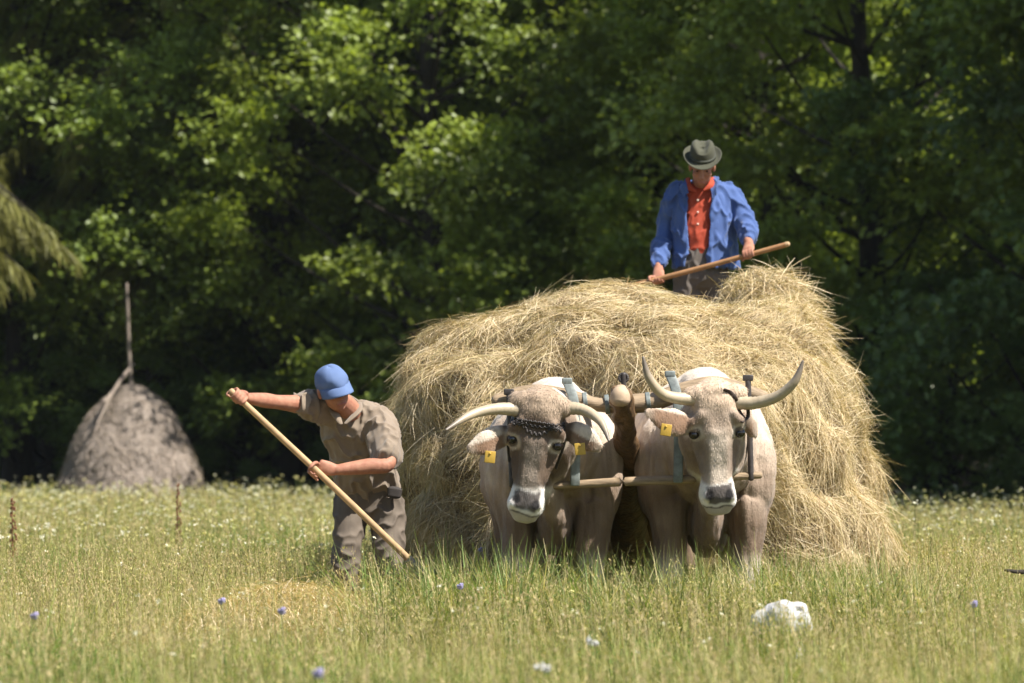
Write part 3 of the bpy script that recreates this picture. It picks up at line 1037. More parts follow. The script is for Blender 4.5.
    def bones(v):
        """hollow temples and cheeks, nasal ridges, a shallow dish in the forehead"""
        l = v @ inv[:3, :3].T + inv[:3, 3]
        g = lambda t, w: np.exp(-(t / w) ** 2)
        ax_ = np.abs(l[:, 0])
        front = sm(.34, .24, l[:, 1])
        return front * (-.013 * g(ax_ - .092, .026) * g(l[:, 2] + .315, .06) + .006 * g(ax_ - .040, .014) * sm(-.22, -.28, l[:, 2]) * sm(-.45, -.40, l[:, 2])
                        - .008 * g(l[:, 0], .035) * g(l[:, 2] + .15, .06) - .009 * g(ax_ - .118, .02) * g(l[:, 2] + .115, .035) - .006 * g(ax_ - .05, .012) * g(l[:, 2] + .503, .012))

    displace(me, bones)
    v = verts_np(me)
    lv = v @ inv[:3, :3].T + inv[:3, 3]
    jit = .016 * fine(v * .9) + .012 * fine(v * .35)
    ishead = sm(.24, .16, np.abs(lv[:, 0])) * sm(.34, .24, lv[:, 1]) * sm(-.68, -.62, lv[:, 2])
    # trunk: pale above; brown low flanks and chest, deepened to paint in their shade
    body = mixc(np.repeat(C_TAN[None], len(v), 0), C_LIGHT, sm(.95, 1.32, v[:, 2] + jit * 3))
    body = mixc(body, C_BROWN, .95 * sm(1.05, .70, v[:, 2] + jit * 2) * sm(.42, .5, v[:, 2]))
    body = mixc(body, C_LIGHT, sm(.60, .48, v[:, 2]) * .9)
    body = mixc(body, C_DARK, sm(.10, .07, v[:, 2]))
    x, y, z = lv[:, 0], lv[:, 1], lv[:, 2] + jit * .5
    face = np.repeat((C_TAN * (1 - dark_face) + C_BROWN * .62 * dark_face)[None], len(v), 0)
    face = mixc(face, C_BROWN * .8, sm(.05, .10, np.abs(x)) * sm(-.10, -.16, z) * sm(-.44, -.36, z) * (.45 + .5 * dark_face))
    face = mixc(face, C_LIGHT * (1 - .25 * dark_face), sm(.075, .02, np.abs(x)) * sm(-.16, -.25, z) * sm(.12, .04, y) * (.75 - .40 * dark_face))   # lighter nose bridge
    face = mixc(face, C_LIGHT * np.array([.95, .84, .74]), sm(-.13, -.05, z) * (.8 - .25 * dark_face))                                     # pale poll
    face = mixc(face, C_BROWN * .7, sm(.045, .015, np.abs(np.abs(x) - .068)) * sm(-.24, -.30, z) * sm(-.43, -.38, z) * (.45 + .4 * dark_face))
    eyed = np.hypot(np.abs(x) - .108, (z + .222) * 1.15)
    face = mixc(face, C_LIGHT * 1.02, sm(.055, .035, eyed) * .75)                                                  # pale ring round the eyes
    face = mixc(face, C_DARK, sm(.033, .024, eyed) * .85)
    face = mixc(face, C_WHITE, sm(-.425, -.455, z + .014 * np.cos(x * 25)))                                         # white muzzle ring
    face = mixc(face, np.array([.33, .28, .24]), sm(-.54, -.57, z) * .8)
    nw = .050 + .14 * np.clip(z + .545, 0, .08)
    nose = sm(nw + .008, nw - .006, np.abs(x)) * sm(-.452, -.468, z - .10 * np.abs(x)) * sm(-.553, -.538, z) * sm(.085, .06, y)
    face = mixc(face, np.array([.065, .052, .048]), nose * .95)
    nos = sm(.030, .014, np.hypot(np.abs(x) - .048, (z + .503) * 1.0))
    face = mixc(face, np.array([.008, .006, .006]), nos * sm(.08, .05, y))
    face = mixc(face, np.array([.05, .035, .03]), sm(.006, .003, np.abs(z + .566 - .02 * np.abs(x) * 10 * .3)) * sm(.08, .07, np.abs(x)) * .8)
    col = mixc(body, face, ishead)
    for pts_ in ears:
        e0, e1 = np.array(pts_[0]), np.array(pts_[-1])
        t = np.clip(((v - e0) @ (e1 - e0)) / ((e1 - e0) @ (e1 - e0)), 0, 1)
        dist = np.linalg.norm(v - (e0 + t[:, None] * (e1 - e0)), axis=1)
        m = sm(.10, .06, dist) * sm(.15, .35, t)
        nrm_ = normals_np(me)
        ec = np.where((v[:, 2] - (e0 + t[:, None] * (e1 - e0))[:, 2] > .02)[:, None], C_LIGHT * .95, C_TAN * .9)
        inner = sm(-.35, -.75, nrm_[:, 1]) * sm(.028, .008, v[:, 2] - (e0 + t[:, None] * (e1 - e0))[:, 2]) * sm(.97, .8, t)
        ec = mixc(ec, C_BROWN * np.array([1.15, .9, .7]), inner * .8)
        col = mixc(col, ec, m)
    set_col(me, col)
    # short coat hair
    rr = np.random.default_rng(int(poll.x * 1000) + 77)
    nn_ = normals_np(me)
    ids = rr.integers(0, len(v), 150000)
    hm = lv[ids]
    ids = ids[(v[ids, 2] > .25) & ~((hm[:, 2] < -.47) & (hm[:, 1] < .06) & (np.abs(hm[:, 0]) < .07)) & (nn_[ids, 1] < .35)]
    hp_, hn_ = v[ids], nn_[ids]
    dn = np.array([0, .25, -1.]) + rr.normal(size=(len(ids), 3)) * .35
    dn = norm(dn - hn_ * np.sum(dn * hn_, -1, keepdims=True))
    ln_ = rr.uniform(.006, .013, (len(ids), 1)) * (1 + .6 * (sm(-.10, -.05, lv[ids, 2]) * ishead[ids])[:, None])
    hpts = np.stack([hp_ - hn_ * .001, hp_ + dn * ln_ * .55 + hn_ * ln_ * .16, hp_ + dn * ln_ + hn_ * ln_ * .24], 1)
    hw_ = rr.uniform(.0012, .0024, len(ids))
    hair = ribbons('coat_hair', hpts, hw_[:, None] * np.array([1, .8, .2]), norm(np.cross(dn, hn_)), col[ids] * rr.uniform(.75, 1.2, (len(ids), 1)))
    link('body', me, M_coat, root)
    link('coat_hair', hair, M_coathair, root)['kind'] = 'stuff'
    for sx in (-1, 1):
        bm = bmesh.new()
        blob(bm, (sx * .109, .041, -.222), (.025, .024, .023), M=HM)
        link('eye', to_mesh('eye', bm), M_eye, root)
    for hp_ in horns:
        bm = bmesh.new()
        k = len(hp_)
        loft(bm, hp_, list(np.linspace(.035, .031, k)[:-1] * np.linspace(1, .62, k - 1)) + [.006], seg=16, n=40)
        me = to_mesh('horn', bm)
        vv_ = verts_np(me)
        tip = np.array(hp_[-1])
        dist = np.linalg.norm(vv_ - tip, axis=1)
        ln = np.linalg.norm(np.array(hp_[0]) - tip)
        bd_ = np.linalg.norm(vv_ - np.array(hp_[0]), axis=1)
        nh_ = normals_np(me)
        me.vertices.foreach_set('co', (vv_ + nh_ * (.0016 * np.sin(bd_ * 330) * sm(.20, .05, bd_))[:, None]).astype(np.float32).ravel())
        col = mixc(np.repeat(np.array([[.43, .35, .24]]), len(vv_), 0), np.array([.16, .13, .10]), sm(ln * .42, ln * .08, dist))
        set_col(me, col)
        link('horn', me, M_horn, root)
    for c, rz in tags:
        bm = bmesh.new()
        box(bm, c, (.050, .006, .056), rot=Matrix.Rotation(rz, 3, 'Y'), bevel=.0028)
        blob(bm, Vector(c) + Vector((0, -.004, .016)), (.006, .005, .006), u=10, v=8)
        link('ear_tag', to_mesh('ear_tag', bm), M_tag, root)
    tb = bmesh.new()
    ty = Yc + 2.72
    loft(tb, [(bx, ty, wither - .2), (bx, ty + .1, wither - .35), (bx, ty + .1, .75), (bx, ty + .09, .45)], [.04, .03, .02, .045], seg=10)
    me = to_mesh('tail', tb)
    set_col(me, C_BROWN)
    link('tail', me, M_coat, root)
    me = root.children[0].data if root.children[0].name.startswith('body') else [c for c in root.children if c.name.startswith('body')][0].data
    tree = BVHTree.FromPolygons([v_.co for v_ in me.vertices], [tuple(p_.vertices) for p_ in me.polygons])

    def on_face(x_, z_, out=.004):
        o_ = HM @ Vector((x_, -.4, z_)) - root.location
        d_ = (HM.to_3x3() @ Vector((0, 1, 0))).normalized()
        hit = tree.ray_cast(o_, d_)
        return hit[0] - d_ * out + root.location if hit[0] is not None else HM @ Vector((x_, .08, z_))
    return root, HM, on_face


Yh = 18.0
poll_l, poll_r = P(541, 397, Yh), P(717, 388, Yh)
ox_l, HL, FL = make_ox('darker faced ox with a chain round its forehead and level drooping horns', poll_l, math.radians(8.5), math.radians(-4), math.radians(7),
                   (554 - 512) * 18.9 / FPX, Yh,
                   [[P(520, 410, 18.08), P(496, 409, 18.04), P(471, 415, 17.98), P(446, 430, 17.86)],
                    [P(563, 408, 18.08), P(583, 410, 18.05), P(600, 421, 17.98), P(609, 441, 17.9)]],
                   [[P(515, 434, 18.14), P(500, 437, 18.12), P(486, 443, 18.06), P(468, 450, 18.04)],
                    [P(562, 430, 18.14), P(573, 433, 18.12), P(585, 439, 18.06), P(601, 449, 18.04)]],
                   1.0, [(P(490, 457, 18.02), .1), (P(580, 449, 18.02), -.1)], wither=1.42)
ox_r, HR, FR = make_ox('paler ox with tall upswept lyre horns nearest the right of the load', poll_r, math.radians(-2.2), math.radians(4), math.radians(8),
                   (706 - 512) * 18.9 / FPX, Yh,
                   [[P(703, 398, 18.08), P(684, 399, 18.05), P(663, 394, 18.0), P(649, 378, 17.96), P(643, 357, 17.95)],
                    [P(735, 402, 18.08), P(755, 403, 18.05), P(778, 396, 18.0), P(795, 381, 17.96), P(803, 361, 17.95)]],
                   [[P(699, 424, 18.12), P(684, 424, 18.06), P(667, 420, 18.0), P(646, 411, 17.95)],
                    [P(742, 416, 18.14), P(749, 420, 18.2), P(754, 426, 18.25), P(757, 436, 18.3)]],
                   .15, [(P(666, 430, 17.95), .15)], wither=1.47)
# chain round the forehead of the darker ox
bm = bmesh.new()
for z0, amp, sag in ((-.120, .004, .0), (-.132, .006, .010), (-.142, .009, .035)):
    pts_ = []
    for k in range(46):
        x = -.122 + .244 * k / 45
        pts_.append(FL(x, z0 + amp * math.sin(k * 1.55 + z0 * 90) - sag * max(0, 1 - (x / .07) ** 2), .003 + .004 * (k % 2)))
    loft(bm, pts_, [.0048] * 46, seg=6, n=92)
for sx in (-1, 1):
    loft(bm, [FL(sx * .122, -.125), HL @ Vector((sx * .134, .10, -.22)), HL @ Vector((sx * .112, .12, -.34))], [.006] * 3, seg=6)
link('halter_chain', to_mesh('halter_chain', bm), M_chain, ox_l)
bm = bmesh.new()
loft(bm, [FR(x_, z_, .004) for x_, z_ in ((.035, -.012), (.062, -.025), (.088, -.055), (.102, -.09), (.108, -.12))] + [HR @ Vector((.128, .06, -.16)), HR @ Vector((.128, .10, -.20))], [(.011, .005)] * 7, seg=8, ref=(1, 0, 0))
loft(bm, [FR(.105, -.09, .006), HR @ Vector((.145, .05, -.10)), HR @ Vector((.150, .06, -.15)), FR(.112, -.165, .004)], [(.009, .005)] * 4, seg=8, ref=(1, 0, 0))
link('leather_strap', to_mesh('leather_strap', bm), M_leather, ox_r)

# ------------------------------------------------------------------ yoke and drawbar
M_yoke = mat('yoke_wood', (.36, .26, .16), .65, nscale=12, namt=.6, bscale=30, bump=.35, bdist=.01, stretch=(.6, 5, 5))
M_barkwood = mat('drawbar_wood', (.20, .115, .05), .55, nscale=12, namt=.75, bscale=18, bump=.8, bdist=.03, stretch=(2, 2, .6), spec=.45)
M_pin = mat('painted_steel', (.20, .225, .21), .5, nscale=30, namt=.55, spec=.5)
YY = 18.47
yoke = empty('yoke', P(628, 404, YY), 'wooden neck yoke joining the two oxen with grey steel pins', 'yoke')
bm = bmesh.new()
loft(bm, [P(496, 402, YY), P(530, 394, YY), P(565, 397, YY), P(600, 405, YY), P(628, 404, YY), P(655, 401, YY), P(690, 389, YY), P(720, 386, YY), P(764, 398, YY)],
     [(.045, .035), (.05, .045), (.05, .042), (.05, .034), (.055, .046), (.052, .046), (.05, .042), (.05, .045), (.045, .035)], ref=(0, 1, 0), seg=16, n=60)
link('beam', to_mesh('yoke_beam', bm), M_yoke, yoke)
bm = bmesh.new()
loft(bm, [P(551, 486, 18.38), P(600, 483, 18.38), P(640, 481, 18.38), P(700, 479, 18.38), P(760, 475, 18.38)], [.017, .021, .022, .021, .017], seg=12, n=30)
link('lower_bar', to_mesh('yoke_lower_bar', bm), M_yoke, yoke)
for px, ya, yb in ((511, 392, 486), (575, 381, 485), (678, 374, 482), (750, 378, 479)):
    bm = bmesh.new()
    a, b = P(px - 2, ya, 18.40), P(px + 1, yb, 18.37)
    if px in (575, 678):
        a, b = P(px - 8, ya, 18.40), P(px, yb, 18.35)
        c = P(px, (ya * .72 + yb * .28), 18.36)
        loft(bm, [a, c, b], [(.024, .008), (.024, .008), (.023, .008)], ref=(1, 0, 0), seg=12, n=14, power=5)
    else:
        loft(bm, [a, b], [.014, .014], seg=10)
    box(bm, a, (.05, .03, .03), bevel=.006)
    link('neck_pin', to_mesh('neck_pin', bm), M_pin if px in (575, 678) else M_chain, yoke)
for px, py in ((607, 404.5), (648, 402), (585, 402)):
    bm = bmesh.new()
    loft(bm, [P(px - 2.2, py + .2, YY), P(px + 2.2, py - .2, YY)], [(.0565, .0475)] * 2, ref=(0, 1, 0), seg=20, n=6, round_ends=False)
    link('iron_band', to_mesh('iron_band', bm), M_pin, yoke)
drawbar = empty('drawbar', P(630, 560, 20.4), 'thick bark brown wagon drawbar rising between the oxen to the yoke', 'drawbar')
bm = bmesh.new()
loft(bm, [P(621, 392, 18.28), P(625, 432, 18.62), P(628, 490, 19.3), P(631, 565, 20.5)], [(.048, .05), (.056, .06), (.075, .07), (.10, .08)], seg=18, n=40, ref=(1, 0, 0))
me = to_mesh('drawbar', bm)
db = SinNoise(95, f0=55, octs=2)
displace(me, lambda v: .007 * db(v * np.array([1, .4, 1])))
link('shaft', me, M_barkwood, drawbar)
bm = bmesh.new()
loft(bm, [P(620, 400, 18.26), P(620.5, 394, 18.26), P(621, 389, 18.27)], [.050, .046, .030], seg=14)
link('cut_end', to_mesh('cut_end', bm), mat('cut_wood', (.45, .33, .22), .7, nscale=20, namt=.35), drawbar)
bm = bmesh.new()
loft(bm, [P(624, 396, 18.36), P(623.5, 374, 18.36)], [.013, .013], seg=8)
X = Matrix.Translation(P(623.5, 379, 18.36)) @ Matrix.Rotation(1.57, 4, 'X')
for k in range(16):
    a = k * math.pi / 8
    blob(bm, P(623.5, 378, 18.36) + Vector((math.cos(a) * .02, 0, math.sin(a) * .02)), (.008, .008, .008), u=8, v=6)
link('hitch_pin', to_mesh('hitch_pin', bm), M_chain, drawbar)

# ------------------------------------------------------------------ people
M_skin = mat('skin', (.37, .185, .118), .6, nscale=22, namt=.2, dark=(.26, .105, .065), spec=.25, bscale=90, bump=.2, bdist=.003)
M_hair = mat('grey_hair', (.22, .20, .18), .7, nscale=60, namt=.5, bscale=90, bump=.6)


def head(bm, c, fwd, up, s=1.0):
    f = Vector(fwd).normalized()
    u = (Vector(up) - f * f.dot(Vector(up))).normalized()
    x = f.cross(u)
    M = Matrix.Translation(c) @ Matrix((x, f, u)).transposed().to_4x4() @ Matrix.Scale(s, 4)
    blob(bm, (0, -.012, .032), (.076, .096, .086), M=M)
    blob(bm, (0, .025, -.04), (.062, .068, .074), M=M)
    blob(bm, (0, .058, -.092), (.027, .024, .02), M=M)
    loft(bm, [(0, .086, .022), (0, .102, -.005), (0, .112, -.028)], [.010, .013, .017], M=M, seg=10)
    loft(bm, [(-.05, .07, .035), (0, .086, .036), (.05, .07, .035)], [.011, .012, .011], M=M, seg=10)
    loft(bm, [(-.026, .082, -.06), (0, .09, -.058), (.026, .082, -.06)], [.007, .009, .007], M=M, seg=8)
    for sx in (-1, 1):
        blob(bm, (sx * .04, .066, -.02), (.024, .02, .02), M=M)
        blob(bm, (sx * .077, -.008, -.012), (.011, .021, .032), M=M)
    return M


def face_bits(M, root):
    for sx in (-1, 1):
        bm = bmesh.new()
        blob(bm, (sx * .032, .080, .008), (.008, .007, .004), M=M, u=10, v=8)
        link('eye', to_mesh('eye', bm), M_eye, root)
    bm = bmesh.new()
    loft(bm, [(-.024, .090, -.066), (0, .098, -.064), (.024, .090, -.066)], [.004, .0055, .004], M=M, seg=8)
    link('mouth', to_mesh('mouth', bm), M_lip, root)


M_lip = mat('lips', (.34, .13, .10), .5)


def hand(bm, wrist, grip, axis, pr, flip=1):
    """four fingers and a thumb closed round a pole of radius pr at grip; axis along the pole"""
    ax = Vector(axis).normalized()
    u = (Vector(wrist) - Vector(grip))
    u = (u - ax * u.dot(ax)).normalized()
    v = ax.cross(u) * flip
    c = Vector(grip)
    palm = c + u * (pr + .020)
    loft(bm, [wrist, Vector(wrist) * .45 + palm * .55 + v * .004, palm + v * .012], [(.030, .022), (.040, .021), (.043, .018)], ref=ax, seg=14)
    R = pr + .0085
    for i, (o, ln) in enumerate(((-.033, .9), (-.011, 1.0), (.011, .96), (.033, .8))):
        pts = []
        for k in range(6):
            a = math.radians(28 + 195 * ln * k / 5)
            pts.append(c + ax * (o * (1 - .1 * k / 5)) + u * math.cos(a) * (R + .004) + v * math.sin(a) * (R + .004))
        loft(bm, [palm + ax * o + v * .010] + pts, [.0095, .0095, .0095, .009, .0085, .008, .007], seg=8, n=22, ref=ax)
    pts = [palm - ax * .030 - v * .004, c - ax * .046 + u * R * .7 - v * R * .75, c - ax * .050 - u * R * .35 - v * R * 1.05, c - ax * .048 - u * R * 1.0 - v * R * .5]
    loft(bm, pts, [.012, .0115, .0105, .008], seg=8, n=16, ref=ax)


# --- man stooping on the left
Y0 = 20.5
man = empty('person', P(368, 652, Y0 + .1), 'stooping man in blue cap and taupe polo shirt working with a long pole', 'person')
pole_a, pole_b = P(231, 391, 19.74), P(413, 563, 20.12)
pax = (pole_b - pole_a).normalized()


def on_pole(a, b, px):
    t = (px - 231) / (413 - 231)
    return a + (b - a) * t


g1, g2 = on_pole(pole_a, pole_b, 238), on_pole(pole_a, pole_b, 316)
fw = Vector((.38, -.82, -.24))
upv = Vector((-.05, -.6, .8))
hc = P(333, 388, 20.08)
bm = bmesh.new()
MH1 = head(bm, hc, fw, upv)
loft(bm, [hc + Vector((.01, .04, -.05)), P(347, 408, 20.22), P(352, 418, 20.32)], [(.058, .06), (.062, .06), (.075, .07)], seg=16)
sh_r, el_r, wr_r = P(318, 406, 20.2), P(277, 402, 19.98), P(246, 398, 19.80)
sh_l, el_l, wr_l = P(379, 424, 20.3), P(388, 464, 20.04), P(336, 470, 19.97)
loft(bm, [sh_r, (sh_r + el_r) / 2, el_r, el_r * .6 + wr_r * .4, wr_r], [.055, .048, .038, .040, .027], seg=14, n=26)
loft(bm, [sh_l, (sh_l + el_l) / 2, el_l, el_l * .6 + wr_l * .4, wr_l], [.055, .049, .040, .042, .028], seg=14, n=26)
hand(bm, wr_r, g1, pax, .017, 1)
hand(bm, wr_l, g2, pax, .017, -1)
pel, chest = P(369, 494, 20.62), P(354, 428, 20.36)
loft(bm, [P(352, 418, 20.33), chest, (pel + chest) / 2, pel], [(.13, .08), (.155, .10), (.14, .09), (.145, .10)], ref=(1, 0, 0), seg=20)
legs1 = [[P(352, 505, 20.62), P(347, 566, 20.52), P(345, 636, 20.62), P(342, 646, 20.5)], [P(386, 505, 20.64), P(390, 568, 20.52), P(398, 638, 20.66), P(401, 648, 20.54)]]
for lg in legs1:
    loft(bm, lg, [.08, .055, .04, .04], seg=14)
me = fuse('body', bm, .0055, 3)
link('body', me, M_skin, man)
face_bits(MH1, man)
# short grey hair below the cap
bm = bmesh.new()
blob(bm, (0, -.03, .012), (.080, .082, .06), M=MH1)
link('hair', fuse('hair', bm, .008, 2), M_hair, man)
# polo shirt
M_shirt = mat('taupe_cotton', (.215, .165, .118), .85, nscale=7, namt=.22, bscale=260, bump=.2, bdist=.002, sheen=.2)
bm = bmesh.new()
loft(bm, [P(351, 414, 20.30), P(352, 424, 20.33), P(358, 443, 20.42), P(364, 465, 20.52), P(369, 488, 20.61), P(370, 497, 20.63)],
     [(.12, .085), (.170, .12), (.174, .13), (.168, .132), (.170, .132), (.172, .135)], ref=(1, -.12, .18), seg=28, n=34)
loft(bm, [P(345, 420, 20.3), P(322, 408, 20.21), P(299, 402.5, 20.08)], [.085, .082, .064], seg=16, n=18)
loft(bm, [P(358, 418, 20.32), P(378, 424, 20.29), P(385, 442, 20.18), P(387, 457, 20.08)], [.09, .092, .083, .074], seg=16, n=20)
me = fuse('shirt', bm, .007, 4)
folds(me, .0095, 101, (48, 48, 26))
link('shirt', me, M_shirt, man)
bm = bmesh.new()
loft(bm, [P(357, 405, 20.28), P(356, 413, 20.19), P(345, 424, 20.14)], [(.03, .010), (.035, .011), (.012, .007)], ref=(1, -.2, .6), seg=10, n=16)
loft(bm, [P(334, 403, 20.26), P(334, 411, 20.16), P(341, 424, 20.13)], [(.028, .010), (.032, .011), (.012, .007)], ref=(1, .2, -.5), seg=10, n=16)
loft(bm, [P(334, 403, 20.26), P(345, 398, 20.36), P(357, 404, 20.28)], [(.024, .010)] * 3, ref=(0, .3, 1), seg=10, n=16)
link('collar', to_mesh('collar', bm), M_shirt, man)
# trousers
M_trou = mat('brown_trousers', (.14, .112, .087), .85, nscale=9, namt=.3, bscale=150, bump=.2, bdist=.003)
bm = bmesh.new()
loft(bm, [P(370, 484, 20.60), P(369, 496, 20.62), P(369, 508, 20.63)], [(.165, .125), (.178, .135), (.172, .13)], ref=(1, 0, 0), seg=24)
loft(bm, [P(351, 502, 20.61), P(349, 530, 20.56), P(346, 565, 20.5), P(345, 600, 20.56), P(345, 640, 20.62)], [(.094, .11), (.086, .1), (.07, .08), (.066, .07), (.062, .068)], ref=(1, 0, 0), seg=18, n=30)
loft(bm, [P(387, 502, 20.62), P(388, 530, 20.56), P(390, 566, 20.5), P(394, 600, 20.56), P(398, 642, 20.66)], [(.094, .11), (.09, .1), (.075, .08), (.066, .07), (.062, .068)], ref=(1, 0, 0), seg=18, n=30)
me = fuse('trousers', bm, .008, 4)
folds(me, .007, 103, (42, 42, 30))
link('trousers', me, M_trou, man)
bm = bmesh.new()
loft(bm, [P(395, 489, 20.48), P(394, 496, 20.48)], [(.04, .022), (.038, .022)], ref=(1, 0, 0), seg=14, power=4)
link('belt_pouch', to_mesh('belt_pouch', bm), mat('dark_cloth', (.05, .042, .038), .8, nscale=20), man)
for lg in legs1:
    bm = bmesh.new()
    loft(bm, [lg[2] + Vector((0, .03, .06)), lg[2] + Vector((0, .01, -.02)), lg[3] + Vector((0, -.02, -.005)), lg[3] + Vector((0, -.12, -.02))], [(.05, .055), (.052, .06), (.05, .045), (.04, .03)], ref=(1, 0, 0), seg=14)
    link('boot', fuse('boot', bm, .01, 3), M_leather, man)
# baseball cap
M_cap = mat('blue_cotton', (.095, .145, .275), .85, nscale=12, namt=.18, bscale=200, bump=.15, bdist=.002)


def build_cap(M, root):
    bm = bmesh.new()
    n1, n2 = 48, 14
    rings = []
    for j in range(n2 + 1):
        b = math.radians(-20 + 109 * j / n2)
        ring = []
        for k in range(n1):
            a = 2 * math.pi * k / n1
            seam = 1 - .022 * (k % 8 == 0) + .018 * math.sin(a * 5 + b * 4) * math.cos(b) + .014 * math.sin(a * 3 - b * 7 + 1)
            ring.append(bm.verts.new(M @ Vector((.090 * math.cos(b) * math.cos(a) * seam, -.006 + .124 * math.cos(b) * math.sin(a) * seam, .040 + .091 * math.sin(b) * (1 + .05 * math.sin(a * 2 + 1))))))
        rings.append(ring)
    for j in range(n2):
        for k in range(n1):
            bm.faces.new((rings[j][k], rings[j][(k + 1) % n1], rings[j + 1][(k + 1) % n1], rings[j + 1][k]))
    bm.faces.new(rings[-1])
    me = to_mesh('cap', bm)
    cap = link('cap', me, M_cap, root)
    s = cap.modifiers.new('solid', 'SOLIDIFY')
    s.thickness = .004
    bm = bmesh.new()
    nr, na = 6, 17
    grid = []
    for i in range(nr):
        row = []
        for k in range(na):
            a = math.radians(18 + 144 * k / (na - 1))
            e = i / (nr - 1) * 1.12 - .12
            x = .090 * math.cos(a)
            y0_ = -.006 + .121 * math.sin(a)
            y = y0_ + e * .062 * math.sin(a) ** .8
            z = .030 - .030 * e - .028 * (math.cos(a) ** 2) * (.4 + .6 * e)
            row.append(bm.verts.new(M @ Vector((x * (1 + .03 * e), y, z))))
        grid.append(row)
    for i in range(nr - 1):
        for k in range(na - 1):
            bm.faces.new((grid[i][k], grid[i][k + 1], grid[i + 1][k + 1], grid[i + 1][k]))
    pk = link('peak', to_mesh('peak', bm), M_cap, cap)
    pk.data.transform(Matrix.Translation(cap.location * 0))
    s = pk.modifiers.new('solid', 'SOLIDIFY')
    s.thickness = .005


build_cap(MH1 @ Matrix.Scale(.945, 4), man)
# the pole he works with
M_pole = mat('pale_wood', (.48, .32, .17), .6, nscale=14, namt=.35, bscale=40, bump=.2, bdist=.004, stretch=(1, 1, 1))
fork = empty('hay_fork', pole_b, 'long pale wooden hay fork held slantwise by the stooping man', 'hay fork')
bm = bmesh.new()
loft(bm, [pole_a, pole_a * .5 + pole_b * .5 + Vector((0, 0, .006)), pole_b], [.0165, .0175, .0185], seg=12, n=30)
link('handle', to_mesh('fork_handle', bm), M_pole, fork)
M_steel = mat('dull_steel', (.30, .29, .28), .4, nscale=25, namt=.4, spec=.6)
bm = bmesh.new()
loft(bm, [pole_b - pax * .03, pole_b + pax * .07], [.023, .02], seg=12)
link('ferrule', to_mesh('fork_ferrule', bm), M_steel, fork)
pz = Vector((.75, .25, .6)).normalized()
for o in (-1, 0, 1):
    bm = bmesh.new()
    c0 = pole_b + pax * .07
    loft(bm, [c0, c0 + pax * .05 + pz * .05 * o, c0 + pax * .15 + pz * .062 * o + Vector((.02, -.02, 0)), c0 + pax * .30 + pz * .055 * o + Vector((.06, -.04, .03))], [.008, .007, .006, .002], seg=8)
    link('tine', to_mesh('fork_tine', bm), M_steel, fork)

# --- man standing on the load
Y1 = 25.5
man2 = empty('person', P(704, 410, Y1), 'man in felt hat, open blue jacket and orange shirt standing on the hay', 'person')
p2a, p2b = P(640, 283.5, 25.22), P(788, 244, 24.98)
ax2 = (p2b - p2a).normalized()


def on2(px):
    return p2a + (p2b - p2a) * ((px - 640) / 148)


gl, gr = on2(658), on2(749.5)
hc2 = P(702.5, 166, 25.36)
bm = bmesh.new()
MH2 = head(bm, hc2, (-.05, -.84, -.54), (0, -.4, .9), 1.02)
loft(bm, [hc2 + Vector((0, .05, -.06)), P(703, 186, 25.5), P(703, 194, 25.52)], [(.06, .062), (.064, .062), (.08, .07)], seg=16)
a_l = [P(677, 196, 25.52), P(666, 236, 25.58), P(658.5, 267, 25.34)]
a_r = [P(730, 196, 25.5), P(745, 226, 25.40), P(749, 243, 25.14)]
for s_, e_, w_ in (a_l, a_r):
    loft(bm, [s_, (s_ + e_) / 2, e_, e_ * .6 + w_ * .4, w_], [.034, .032, .034, .036, .029], seg=14, n=26)
hand(bm, a_l[2], gl, ax2, .017, -1)
hand(bm, a_r[2], gr, ax2, .017, 1)
loft(bm, [P(703, 188, 25.52), P(704, 210, 25.52), P(704, 245, 25.5), P(703, 275, 25.5)], [(.13, .08), (.155, .10), (.14, .10), (.145, .1)], ref=(1, 0, 0), seg=20)
for px in (690, 717):
    loft(bm, [P(px, 285, 25.5), P(px, 345, 25.48), P(px, 400, 25.52), P(px, 408, 25.42)], [.08, .055, .04, .04], seg=14)
link('body', fuse('body', bm, .0055, 3), M_skin, man2)
face_bits(MH2, man2)
bm = bmesh.new()
blob(bm, (0, -.032, .008), (.080, .080, .062), M=MH2)
link('hair', fuse('hair', bm, .008, 2), M_hair, man2)
# shirt with button front
M_red = mat('orange_cotton', (.37, .055, .024), .8, nscale=8, namt=.25, bscale=180, bump=.2, bdist=.003)
bm = bmesh.new()
loft(bm, [P(703, 183, 25.49), P(703, 190, 25.50), P(703, 208, 25.49), P(702, 235, 25.48), P(702, 256, 25.48)], [(.08, .065), (.14, .080), (.155, .095), (.155, .112), (.15, .115)], ref=(1, 0, 0), seg=26, n=30)
me = fuse('shirt', bm, .008, 3)
folds(me, .0035, 111, (50, 50, 40))
shirt = link('shirt', me, M_red, man2)
M_btn = mat('pale_button', (.62, .45, .36), .5)
for k in range(5):
    bm = bmesh.new()
    blob(bm, P(698, 200 + k * 12, 25.49 - .094 - .009 * min(k, 2)), (.008, .006, .008), u=10, v=6)
    link('button', to_mesh('button', bm), M_btn, shirt)
bm = bmesh.new()
loft(bm, [P(714, 178, 25.43), P(711, 185, 25.39), P(704, 190, 25.375)], [(.018, .007), (.022, .008), (.008, .005)], ref=(1, .3, -.5), seg=10)
loft(bm, [P(688, 178, 25.43), P(689, 186, 25.39), P(696, 191, 25.375)], [(.018, .007), (.022, .008), (.008, .005)], ref=(1, -.3, .5), seg=10)
link('collar', to_mesh('collar', bm), M_red, man2)
